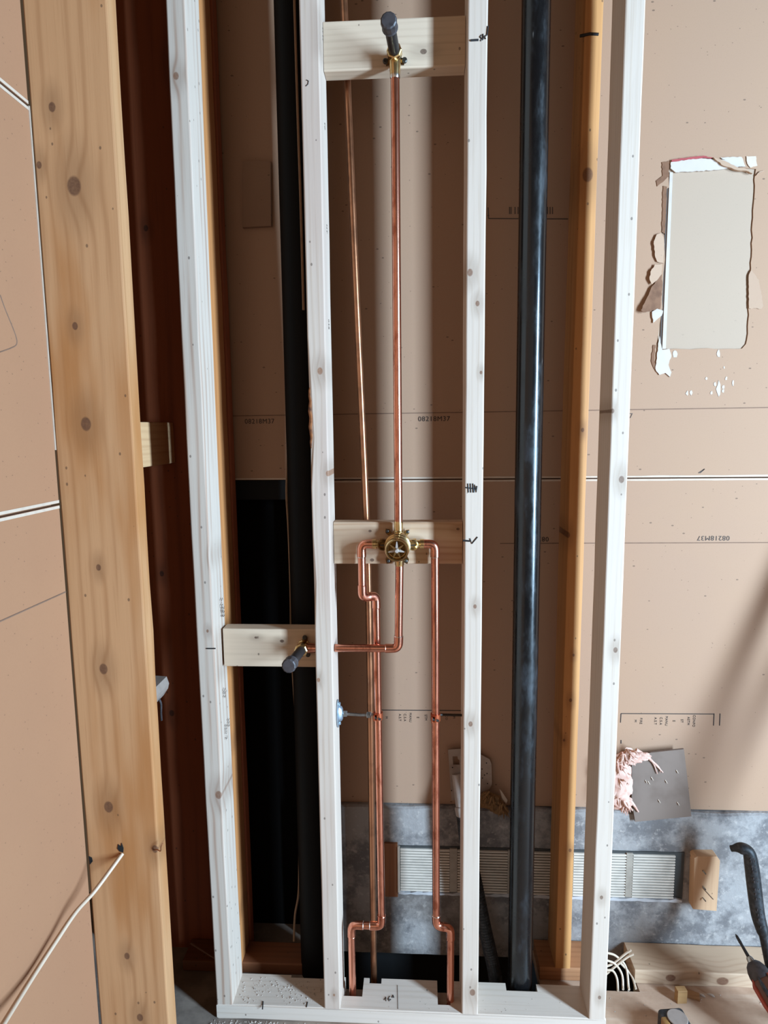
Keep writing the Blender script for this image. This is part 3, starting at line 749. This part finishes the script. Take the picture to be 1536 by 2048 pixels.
g = outlet('shower_outlet', 'brass shower outlet with a black capped nipple on the topmost block', (u0.x, u0.y, u0.z), 0, '', ((-.019, -.004), (.019, -.004)))
ob('socket', lathe(NB(), [(0, .0118), (.022, .0112), (.040, .0098)], (top.x, YV, u0.z+.002), (0, 0, -1), 20), MT['brass'], g, smooth=True)
def nipple(g, p0, p1, r=.0107):
    p0, p1 = Vector(p0), Vector(p1); d = (p1-p0).normalized(); L = (p1-p0).length
    ob('collar', lathe(NB(), [(-.004, .0105), (.0, .0150), (.007, .0150), (.009, .0128), (.009, .0108)], p0, d, 6 if False else 8), MT['brass'], g)
    n_ = ob('nipple', lathe(NB(), [(.004, r), (L, r)], p0, d, 22), MT['iron'], g, smooth=True)
    cp = ob('cap', lathe(NB(), [(L-.006, .0115), (L-.003, .0125), (L+.004, .0140), (L+.020, .0154), (L+.0235, .0148), (L+.025, .0125), (L+.025, 0)], p0, d, 12), MT['cap'], g)
    ob('cap_rib', lathe(NB(), [(L-.002, .0136), (L+.001, .0150), (L+.004, .0136)], p0, d, 24), MT['cap'], cp, smooth=True)
e1 = at(780, 56, -.062)
nipple(g, (u0.x, .018, u0.z), e1)
sb = at(603, 1300, .018); s0 = Vector((sb.x, .049, sb.z))
g = outlet('tub_outlet', 'brass tub outlet with a dark capped nipple on the lower left block', (s0.x, s0.y, s0.z), 0, '', ((.004, .021), (.010, -.019)))
ob('socket', lathe(NB(), [(0, .0118), (.018, .0112), (.034, .0095)], (s0.x, YV, s0.z), (1, 0, 0), 20), MT['copper'], g, smooth=True)
e2 = at(583, 1325, -.072); nipple(g, (s0.x, .018, s0.z), e2)

# ================================================================== pipe hanger on the stud
hz = at(700, 1428, .05).z; HX = -.1895; hy = .052
g = thing('pipe_hanger', (HX, hy, hz), 'zinc flange and threaded rod holding the left copper pipes', 'hanger')
bm = NB(); lathe(bm, [(0, .019), (.002, .019), (.004, .012), (.010, .0095), (.012, .007), (.012, 0)], (HX, hy, hz), (1, 0, 0), 24)
for v in bm.verts:
    v.co.z = hz+(v.co.z-hz)*1.75
ob('flange', bm, MT['zinc'], g, smooth=True)
for s in (-1, 1): ob('screw', lathe(NB(), [(0, .004), (.005, .0035), (.006, 0)], (HX+.0015, hy, hz+s*.024), (1, 0, 0), 10), MT['zinc'], g, smooth=True)
hr = at(757, 1428, YH)
ob('rod', sweep(NB(), [(HX+.008, hy, hz), (HX+.055, hy-.004, hz-.001), (hr.x-.0135, YH, hz-.002)], .0034, 10), MT['steel'], g, smooth=True)
def hexn(par, x, y, z, L, r, nm='nut'): ob(nm, lathe(NB(), [(0, r*.9), (.0008, r), (L-.0008, r), (L, r*.9)], (x, y, z), (1, 0, 0), 6), MT['steel'], par)
hexn(g, HX+.013, hy, hz, .009, .0075); hexn(g, at(733, 1428, .04).x, hy-.002, hz-.001, .010, .0075)
def clamp(par, c, nm):
    cl = ob(nm, lathe(NB(), [(-.008, RC*1.02), (-.008, RC*1.28), (.008, RC*1.28), (.008, RC*1.02)], c, (0, 0, 1), 20, True), MT['gold_clamp'], par, smooth=True)
    for dz in (-.004, .004):
        ob('clamp_ear', box(NB(), (c[0]-.006+dz, c[1]-.017, c[2]-.007), (c[0]-.003+dz, c[1]-.007, c[2]+.006), .0006), MT['gold_clamp'], cl)
    ob('clamp_screw', lathe(NB(), [(-.006, .0028), (.010, .0028), (.011, .001)], (c[0]-.003, c[1]-.014, c[2]), (1, 0, -.3), 8), MT['screw'], cl, smooth=True)
f = (hz-h4.z)/(h3.z-h4.z); hp = h4*(1-f)+h3*f
clamp(g, (hp.x, hp.y, hz-.004), 'split_ring')
f = (hz-c2.z)/(c1.z-c2.z); cp_ = c2*(1-f)+c1*f
g2 = thing('pipe_clamp', (cp_.x, cp_.y, at(876, 1435, .03).z), 'small copper split ring clamp on the right supply pipe', 'clamp')
clamp(g2, (cp_.x, cp_.y, at(876, 1435, .03).z), 'split_ring')
ob('rod', sweep(NB(), [(cp_.x+.010, cp_.y+.004, at(876, 1432, .03).z), (.0945, .05, at(905, 1430, .05).z)], .003, 8), MT['screw'], g2, smooth=True)

# ================================================================== vent strip in the foundation
vz1 = at(900, 1694, YC).z; vz0 = at(900, 1780, YC).z; yf = YC-.009
vx = [(801, 899), (915, 1015), (1031, 1131), (1147, 1252), (1266, 1350)]
vt2 = thing('wall_vent', at(1085, 1790, YC), 'long off-white louvred vent strip set in the concrete wall', 'vent')
fm = plain('vent_plastic', (255, 253, 246), .4, 0, .12, 30)
X0 = at(797, 1740, YC).x; X1 = at(1366, 1745, YC).x
ob('vent_back', box(NB(), (X0, YC-.0035, vz0-.004), (X1, YC+.001, vz1+.003)), plain('vent_back', (74, 78, 80), .7), vt2)
ob('frame', box(NB(), (X0-.002, yf-.002, vz0-.004), (X0+.004, YC, vz1+.003), .0006), fm, vt2)
ns = 16; pitch = (vz1-vz0)/ns
for i, (a, b) in enumerate(vx):
    xa, xb = at(a, 1740, yf).x, at(b, 1740, yf).x
    if i < 4:
        xn = at(vx[i+1][0], 1740, yf).x
        ob('divider', box(NB(), (xb+.0005, yf+.001, vz0), (xn-.0005, YC, vz1), .0008), plain('vent_divider', (196, 192, 184), .5), vt2) if i == 0 else ob('divider', box(NB(), (xb+.0005, yf+.001, vz0), (xn-.0005, YC, vz1), .0008), bpy.data.materials['vent_divider'], vt2)
    first = None
    for k in range(ns):
        z = vz0+pitch*k
        if first is None:
            bm = NB(); q = [(yf, z+pitch*.10), (yf+.0006, z), (YC-.0036, z+pitch*.20), (YC-.0036, z+pitch*.55), (yf+.0006, z+pitch*.50), (yf, z+pitch*.40)]
            A = [bm.verts.new((xa, y, zz)) for y, zz in q]; B = [bm.verts.new((xb, y, zz)) for y, zz in q]
            bm.faces.new(A); bm.faces.new(B[::-1])
            for j in range(6): bm.faces.new((A[j], A[(j+1) % 6], B[(j+1) % 6], B[j]))
            first = ob('slat', bm, fm, vt2)
        else: copy_at(first, (0, 0, pitch*k), vt2)
bm = NB(); n = 46
P1 = [(X0+(X1-.003-X0)*i/n, vz0-.001+random.uniform(-.0035, .002)) for i in range(n+1)]; P2 = [(x, vz0-.0085+random.uniform(-.0015, .0015)) for x, _ in reversed(P1)]
slab(bm, P1+P2, yf-.001, YC); ob('foam_strip', bm, plain('foam_strip', (226, 234, 246), .5, 0, .2, 30), vt2, label='ragged bluish white strip along the vent bottom')
# wooden piece left of the vent
q = [at(768, 1683, YC), at(797, 1683, YC), at(797, 1790, YC)]
ob('filler_board', box(NB(), (q[0].x, YC-.008, q[2].z), (q[1].x-.0025, YC-.0005, q[0].z), .0008), wood('filler_wood', (166, 110, 70), (120, 74, 46), 'Z', (), 70), None,
   'small brown wooden filler at the left end of the vent strip', 'board')
# trim block screwed to the concrete on the right
yk = YC-.028
q = xz([(1389, 1716), (1394, 1713), (1434, 1713), (1440, 1721), (1433, 1822), (1386, 1818)], yk)
bm = slab(NB(), q, yk, YC-.0008)
bk = ob('nailed_block', bm, wood('pine_nailed', (244, 206, 168), (214, 170, 130), 'Z', (), 73, ringamt=.3), None, 'short pale wooden block with three nails on the concrete wall', 'block')
for x, y in ((1405, 1741), (1405, 1772), (1405, 1795)):
    p = at(x, y, yk); bm = NB(); sweep(bm, [p+Vector((0, .002, 0)), p+Vector((.002, -.006, -.001)), p+Vector((.005, -.009, -.004))], .0016, 6); ob('nail', bm, MT['steel'], bk, smooth=True)
p = at(1405, 1775, yk-.001); stroke(bk, [p, at(1427, 1799, yk-.001)], MT['ink'], .0007, 'pencil_mark')

# outlet box plate, conduit and hose behind the middle-right stud
yp = YB-.012
g = thing('box_plate', at(940, 1560, yp), 'pale perforated metal plate on the back wall partly behind a stud', 'plate')
hs = [[(905, 1512), (915, 1512), (916, 1518), (919, 1519), (919, 1529), (906, 1529)]]
bm = slab(NB(), xz([(896, 1499), (925, 1497), (955, 1505), (979, 1518), (983, 1528), (984, 1568), (979, 1577), (955, 1587), (925, 1600), (903, 1600)], yp), yp-.0012, yp, [xz(h, yp)[::-1] for h in hs])
pmx = plain('plate_metal', (196, 184, 176), .5, .1)
ob('plate', bm, pmx, g)
for x, y in ((973, 1526), (964, 1538), (974, 1547), (969, 1550), (965, 1556), (975, 1567), (905, 1535), (903, 1581)):
    p = at(x, y, yp-.0013); ob('hole', lathe(NB(), [(0, .0016), (.0004, .0016)], p, ax, 10), MT['black'], g)
g = thing('conduit_elbow', at(918, 1640, .2), 'grey plastic conduit fitting with dark ribbed hose behind a stud', 'conduit')
a_, b_ = at(914, 1548, .215), at(922, 1612, .19)
ob('conduit', sweep(NB(), [a_, a_*.5+b_*.5, b_], .0135, 18), MT['white_plastic'], g, smooth=True)
ob('coupling', lathe(NB(), [(0, .0145), (.004, .0175), (.020, .0175), (.024, .015)], b_, (at(928, 1640, .18)-b_), 20), MT['white_plastic'], g, smooth=True)
hp = catmull([at(926, 1628, .185), at(934, 1690, .18), at(950, 1760, .178), at(968, 1850, .178), at(985, 1925, .178), at(992, 1965, .178)], 30)
hp[-1].z = -.02
bm = sweep(NB(), hp, [.0150+.0028*(i % 2) for i in range(len(hp))], 18); ob('hose', bm, MT['black_rubber'], g, smooth=False, label='dark corrugated hose')
# fibreglass tufts
def tuft(name, label, px, Y, mat, n, seed, drop):
    random.seed(seed); bm = NB()
    for i in range(n):
        x, y = random.choice(px); x += random.uniform(-7, 7); y += random.uniform(-8, 8)
        p = at(x, y, Y-random.uniform(0, .020)); pts = [p]
        d = Vector((random.uniform(-.6, .6), random.uniform(-.5, .3), random.uniform(-1, .1)*drop)).normalized()
        for k in range(4):
            d = (d+Vector((random.uniform(-.4, .4), random.uniform(-.3, .3), random.uniform(-.5, .2)*drop))).normalized(); pts.append(pts[-1]+d*random.uniform(.004, .008))
        for q in pts: q.y = min(q.y, Y-.0008)
        sweep(bm, pts, [.0022, .0030, .0026, .0016, .0006], 5)
    return bm
pink = plain('pink_fibreglass', (250, 218, 208), .9, 0, .35, 70, (232, 172, 156))
def lump(cx, cy, rx, ry, Y, th, seed):
    """soft wad of wool: lumpy flattened ball"""
    bm = NB(); bmesh.ops.create_icosphere(bm, subdivisions=4, radius=1.0); rnd = random.Random(seed)
    ph = [rnd.uniform(0, 6.28) for _ in range(6)]; c = at(cx, cy, Y); s = (Y-CY)/FPX
    for v in bm.verts:
        n = v.co.copy(); k = 1+.12*math.sin(n.x*5+ph[0])*math.cos(n.z*6+ph[1])+.08*math.sin(n.z*13+ph[2]+n.x*4)+.05*math.sin(n.x*21+n.y*17+ph[3])+rnd.uniform(-.02, .02)
        v.co = Vector((c.x+n.x*rx*s*k, Y-th*.5+n.y*th*.5*k, c.z+n.z*ry*s*k))
        v.co.y = min(v.co.y, Y-.001)
    return bm
g = thing('insulation_tuft', at(1250, 1620, .215), 'torn pink insulation wool hanging out beside the rightmost new stud', 'insulation')
for i, (cx, cy, rx, ry, th) in enumerate(((1238, 1560, 24, 52, .024), (1256, 1512, 26, 13, .020), (1240, 1600, 22, 18, .018), (1284, 1510, 16, 9, .015))):
    ob('wool', lump(cx, cy, rx, ry, .2245, th, i), pink, g, smooth=True)
for pp, r_ in (([(1272, 1500), (1292, 1512), (1312, 1530), (1326, 1545)], .005), ([(1290, 1510), (1306, 1526), (1315, 1548)], .003), ([(1250, 1590), (1266, 1608), (1277, 1624)], .006), ([(1300, 1518), (1318, 1534), (1321, 1546)], .002), ([(1228, 1612), (1226, 1600), (1236, 1580)], .006)):
    P = catmull([at(x, y, .222) for x, y in pp], 5); ob('strand', sweep(NB(), P, [r_*(1-.8*i/len(P)) for i in range(len(P))], 8), pink, g, smooth=True)
ob('fibre', tuft('', '', [(1236, 1530), (1240, 1560), (1236, 1590), (1250, 1510), (1262, 1505), (1250, 1605)], .222, pink, 160, 5, 1), pink, g, kind='stuff')
yel = plain('yellow_fibreglass', (160, 124, 80), .9, 0, .4, 60, (110, 84, 54))
g = thing('insulation_tuft', at(985, 1620, .215), 'dusty yellow brown insulation tuft below the perforated plate', 'insulation')
for i, (cx, cy, rx, ry, th) in enumerate(((980, 1598, 24, 20, .02), (996, 1612, 18, 14, .018))): ob('wool', lump(cx, cy, rx, ry, .2345, th, 20+i), yel, g, smooth=True)
ob('fibre', tuft('', '', [(975, 1590), (990, 1600), (1005, 1612)], .226, yel, 50, 9, 1), yel, g, kind='stuff')
bm = slab(NB(), xz([(999, 1578), (1003, 1582), (1015, 1600), (1012, 1606), (1004, 1596)], .226), .224, .226); ob('paper_scrap', bm, MT['edge_paper'], g)
# grey offcut leaning over board and concrete
yo = YC-.004
bm = slab(NB(), xz([(1262, 1515), (1300, 1503), (1366, 1496), (1373, 1556), (1381, 1630), (1330, 1635), (1269, 1641), (1262, 1600)], yo), yo-.006, yo)
of = ob('board_offcut', bm, plain('grey_offcut', (146, 132, 124), .85, 0, .3, 18, (118, 102, 92)), None, 'square grey board offcut behind the pink insulation', 'board')
for x, y in ((1290, 1560), (1295, 1562), (1302, 1554), (1352, 1540), (1354, 1604), (1316, 1599), (1330, 1560)):
    p = at(x, y, yo-.0062); bm = NB(); sweep(bm, [p, p+Vector((.003, -.002, -.004)), p+Vector((.006, -.003, -.008))], [.0012, .0010, .0003], 5); ob('splinter', bm, MT['edge_paper'], of)

# grey plastic box behind the wide amber board
bx = [at(316, 1360, .0), at(330, 1362, .0), at(331, 1395, .0)]
bm = slab(NB(), xz([(300, 1358), (326, 1360), (331, 1374), (329, 1384), (320, 1398), (300, 1400)], -.05), -.1815, -.03)
eb = ob('junction_box', bm, MT['grey_plastic'], None, 'pale grey plastic box peeking out behind the wide amber board', 'box')
wr = catmull([at(318, 1398, -.06), at(322, 1408, -.06), at(322, 1425, -.05), at(323, 1440, -.03)], 6)
ob('box_wire', sweep(NB(), wr, .0024, 8), MT['cap'], eb, smooth=True)

# ================================================================== white cable and bent nail
cp = [at(262, 1690, -.19), at(243, 1709, -.222), at(222, 1738, -.245), at(186, 1786, -.28), at(150, 1826, -.32), at(110, 1885, -.37), at(60, 1962, -.44), at(0, 2058, -.54), at(-60, 2150, -.64)]
cp = cp[1:]
g = thing('white_cable', cp[-1], 'flat white electrical cable coming out of the wide amber board', 'cable')
C1 = catmull(cp, 8)
for dx in (-.0030, .0030):
    off = Vector((dx*.8, 0, dx*.6)); ob('jacket', sweep(NB(), [q+off for q in C1], .0034, 10), MT['cable'], g, smooth=True)
ob('groove_line', sweep(NB(), [q+Vector((0, -.0017, 0)) for q in C1], .0009, 6), MT['cable_blue'], g, smooth=True)
wr = catmull([at(309, 1700, -.2205), at(314, 1699, -.228), at(321, 1702, -.232), at(322, 1693, -.23), at(326, 1686, -.226)], 5)
ob('bent_nail', sweep(NB(), wr, .0011, 8), MT['copper_old'], None, 'bent nail sticking out of the wide amber board at a knot', 'nail', smooth=True)

# ================================================================== right-hand floor things
# coil of white wires in the corner
g = thing('wire_bundle', atz(1240, 1960, 0.0), 'bundle of loose white wires on the floor beside the rightmost stud', 'cable')
for i, pp in enumerate(([(1212, 1905, .16), (1232, 1912, .16), (1252, 1935, .155), (1258, 1985, .12)], [(1212, 1920, .15), (1230, 1928, .15), (1244, 1950, .145), (1246, 1986, .12)],
                        [(1214, 1940, .14), (1226, 1942, .14), (1234, 1958, .135), (1236, 1984, .115)], [(1206, 1935, .15), (1228, 1926, .155), (1250, 1908, .16), (1262, 1900, .16)],
                        [(1210, 1950, .145), (1234, 1930, .15), (1255, 1914, .155), (1267, 1908, .155)], [(1240, 1925, .158), (1262, 1950, .15), (1272, 1978, .12)])):
    P = catmull([at(x, y, Y) for x, y, Y in pp], 8)
    for q in P: q.z = max(q.z, .003)
    ob('wire', sweep(NB(), P, .0028, 8), MT['cable'], g, smooth=True)
q = atz(1362, 1990, 0)
def rotbox(bm, c, dx, dy, dz, ang, bev=.0008):
    b2_ = NB(); box(b2_, (-dx/2, -dy/2, 0), (dx/2, dy/2, dz), bev); bmesh.ops.rotate(b2_, verts=b2_.verts, matrix=Matrix.Rotation(ang, 3, 'Z')); bmesh.ops.translate(b2_, verts=b2_.verts, vec=c)
    me = bpy.data.meshes.new('t'); b2_.to_mesh(me); b2_.free(); bm.from_mesh(me); bpy.data.meshes.remove(me); return bm
ob('wood_scrap', rotbox(NB(), atz(1361, 2002, 0), .024, .016, .034, .1), wood('scrap_wood', (206, 166, 112), (160, 120, 76), 'X', (), 80), None, 'small yellow wooden offcut standing on the floor by the old floor board', 'scrap')
ob('wood_scrap', rotbox(NB(), atz(1384, 1992, 0), .034, .02, .006, -.35), wood('scrap_wood_b', (196, 152, 106), (160, 120, 76), 'X', (), 81), None, 'thin flat wooden chip on the floor right of the small yellow offcut', 'scrap')
for i, (x, y) in enumerate(((1402, 1991), (1421, 1991))):
    c = atz(x, y, .0005); bm = NB(); sweep(bm, [c+Vector((-.008, .004, .001)), c+Vector((-.003, .001, .003)), c+Vector((.004, -.003, .003)), c+Vector((.008, -.005, .001))], [.001, .0035, .004, .0012], 8, flat=.4)
    ob('foam_chip', bm, MT['gypsum'], None, ('white leaf shaped chip on the floor near the flat wooden chip', 'white chip on the floor, second from the flat wooden chip')[i], 'chip', smooth=True)
# tape measure
c = atz(1350, 2078, 0); g = thing('tape_measure', c, 'dark tape measure with a tan side at the bottom edge of the floor', 'tape measure')
bm = NB(); rotbox(bm, c, .060, .062, .052, .12, .008); ob('case', bm, MT['black_rubber'], g, smooth=True)
bm = NB(); lathe(bm, [(0, .020), (.002, .021), (.003, .018), (.0035, .010), (.003, 0)], c+Vector((.003, 0, .052)), (0, 0, 1), 28); ob('dial', bm, MT['black_rubber'], g, smooth=True)
ob('dial_ring', lathe(NB(), [(0, .0215), (.003, .0225), (.004, .0215)], c+Vector((.003, 0, .0525)), (0, 0, 1), 28), MT['grey_plastic'], g, smooth=True)
bm = NB(); rotbox(bm, c+Vector((-.024, -.012, .018)), .014, .034, .035, .12, .003); ob('side_panel', bm, MT['yellow'], g, smooth=True)
# hammer grip leaning at the right edge
g = thing('hammer', atz(1545, 2040, 0), 'black rubber hammer handle leaning against the wall at the right edge', 'hammer')
P = catmull([at(1462, 1697, .150), at(1480, 1696, .14), at(1497, 1704, .135), at(1503, 1730, .13), at(1508, 1770, .12), at(1516, 1830, .10), at(1528, 1872, .085), at(1538, 1920, .065), at(1552, 1990, .03), at(1560, 2035, .01)], 6)
rs = []
for i, q in enumerate(P):
    f = i/(len(P)-1); rs.append(.0075+.0062*min(1, max(0, (f-.03)/.09)) if f < .2 else .0137+.0028*math.sin(math.pi*min(1, (f-.2)/.45)) if f < .65 else .0110)
for q in P: q.y = min(q.y, YC-.02)
gr = ob('grip', sweep(NB(), P, rs, 22), MT['black_rubber'], g, smooth=True)
bm = NB()
for i in range(14):
    for j in range(2):
        f = .27+i*.025; k = int(f*(len(P)-1)); q = P[k]; box(bm, q+Vector((-.007+j*.008, -rs[k]*1.0-.0006, -.003)), q+Vector((-.0045+j*.008, -rs[k]*.86, .003)), .0006)
ob('dimples', bm, MT['cap'], gr)
hd = P[-1]; ob('hammer_head', sweep(NB(), [hd+Vector((-.01, 0, 0)), hd+Vector((.03, 0, 0)), hd+Vector((.07, .0, 0))], [.012, .010, .014], 14), MT['steel'], g, smooth=True)
# screwdriver / driver
tip = at(1471, 1868, .105); ch = at(1499, 1917, .060); hb = at(1520, 1950, .035); he = at(1575, 2040, -.03)
g = thing('cordless_driver', he, 'dark and coral cordless driver with a long bit at the lower right corner', 'tool')
d = (ch-tip).normalized()
ob('bit', sweep(NB(), [tip, tip+d*.005, tip+d*.018, tip+d*.022, ch+d*.006], [.0006, .0032, .0038, .0032, .0042], 8), MT['iron'], g, smooth=True)
d = (he-ch).normalized()
ob('chuck', lathe(NB(), [(-.004, .0055), (0, .0075), (.008, .0085), (.010, .012)], ch, d, 20), MT['steel'], g, smooth=True)
ob('nose', lathe(NB(), [(.006, .010), (.012, .017), (.022, .022), (.032, .024), (.040, .024)], ch, d, 26), MT['cap'], g, smooth=True)
body = ob('housing', lathe(NB(), [(.040, .0235), (.046, .028), (.085, .030), (.13, .029), (.15, .022), (.152, 0)], ch, d, 26), MT['tool_brown'], g, smooth=True)
side = d.cross(Vector((0, 0, 1))).normalized(); upv = side.cross(d)
fr = -Vector((0, 1, 0)); lf = d.cross(fr).normalized(); fr = lf.cross(d).normalized()
if fr.y > 0: fr = -fr
for a_, w_, m_, nm_ in ((-.8, .007, 'tool_orange', 'side_plate'), (.25, .0045, 'black_rubber', 'grip_band'), (1.0, .006, 'tool_orange', 'side_plate')):
    u_ = fr*math.cos(a_)+lf*math.sin(a_)
    ob(nm_, sweep(NB(), [ch+d*.036+u_*.0225, ch+d*.05+u_*.0275, ch+d*.085+u_*.029, ch+d*.13+u_*.0275], [.002, w_, w_, .003], 10), MT[m_], body, smooth=True)
bm = NB(); q0 = ch+d*.05+upv*.028; sweep(bm, [q0-d*.01, q0, q0+d*.04, q0+d*.08], [.003, .008, .010, .006], 10, flat=.5); ob('vent_band', bm, MT['cap'], body, smooth=True)
dn = Vector((.35, -.25, -1)).normalized(); q0 = ch+d*.10
ob('handle', sweep(NB(), [q0, q0+dn*.02+d*.01, q0+dn*.04+d*.014], [.018, .016, .018], 16), MT['black_rubber'], g, smooth=True)
ob('trigger', sweep(NB(), [ch+d*.068+Vector((0, -.004, -.024)), ch+d*.075+Vector((0, -.004, -.045))], .007, 10), MT['tool_orange'], g, smooth=True)

for (f0, f1, rr_, lb) in (((.94, -.25), (.99, .065, .92), .018, 'added wooden pole out of view past the right edge, casting a wall shadow, left one of two'),
                         ((.985, -.24), (1.055, .065, .85), .014, 'added wooden pole out of view past the right edge, casting a wall shadow, right one of two')):
    p0 = Vector((f0[0], f0[1], .004)); d = (Vector(f1)-p0); p1 = p0+d*((YB-.016-p0.y)/d.y)
    ob('shadow_pole', sweep(NB(), [p0+(p1-p0)*k/8 for k in range(9)], rr_, 14), MT['pole'], None, lb, 'pole', 'added shadow-casting poles outside the right edge', smooth=True)  # added out of view so that their diagonal shadows fall on the back wall

# ================================================================== sawdust and shavings
random.seed(11)
bm = NB()
def chip(bm, c, s):
    a = random.uniform(0, 6.28); u = Vector((math.cos(a), math.sin(a), 0))*s; w = Vector((-u.y, u.x, 0))*random.uniform(.3, .6); h = Vector((0, 0, s*random.uniform(.3, .7)))
    P = [c-u-w, c+u-w, c+u+w, c-u+w]; A = [bm.verts.new(p) for p in P]; B = [bm.verts.new(p*1+h+(c-p)*.25) for p in P]
    bm.faces.new(A[::-1]); bm.faces.new(B)
    for i in range(4): bm.faces.new((A[i], A[(i+1) % 4], B[(i+1) % 4], B[i]))
for i in range(150):
    x = random.uniform(-.44, -.24); y = .045+random.gauss(0, .02)
    if .006 < y < .082 and not (-.325 < x < -.24 and y > .078): chip(bm, Vector((x, y, .0382)), random.uniform(.0007, .0024))
for i in range(30): chip(bm, Vector((random.uniform(-.15, .38), random.uniform(.008, .04), .0382)), random.uniform(.0005, .0012))
ob('sawdust', bm, MT['gypsum'], None, 'scatter of wood crumbs on the left end of the wall plate', 'sawdust', kind='stuff')
bm = NB()
for i in range(420): chip(bm, Vector((random.uniform(-.50, -.05), -.004-abs(random.gauss(0, .03)), .0002)), random.uniform(.0008, .0028))
for i in range(60): chip(bm, Vector((random.uniform(.45, 1.0), random.uniform(-.05, .13), .0002)), random.uniform(.0008, .002))
ob('sawdust', bm, MT['gypsum'], None, 'pale wood crumbs on the floor in front of the wall plate', 'sawdust', kind='stuff')
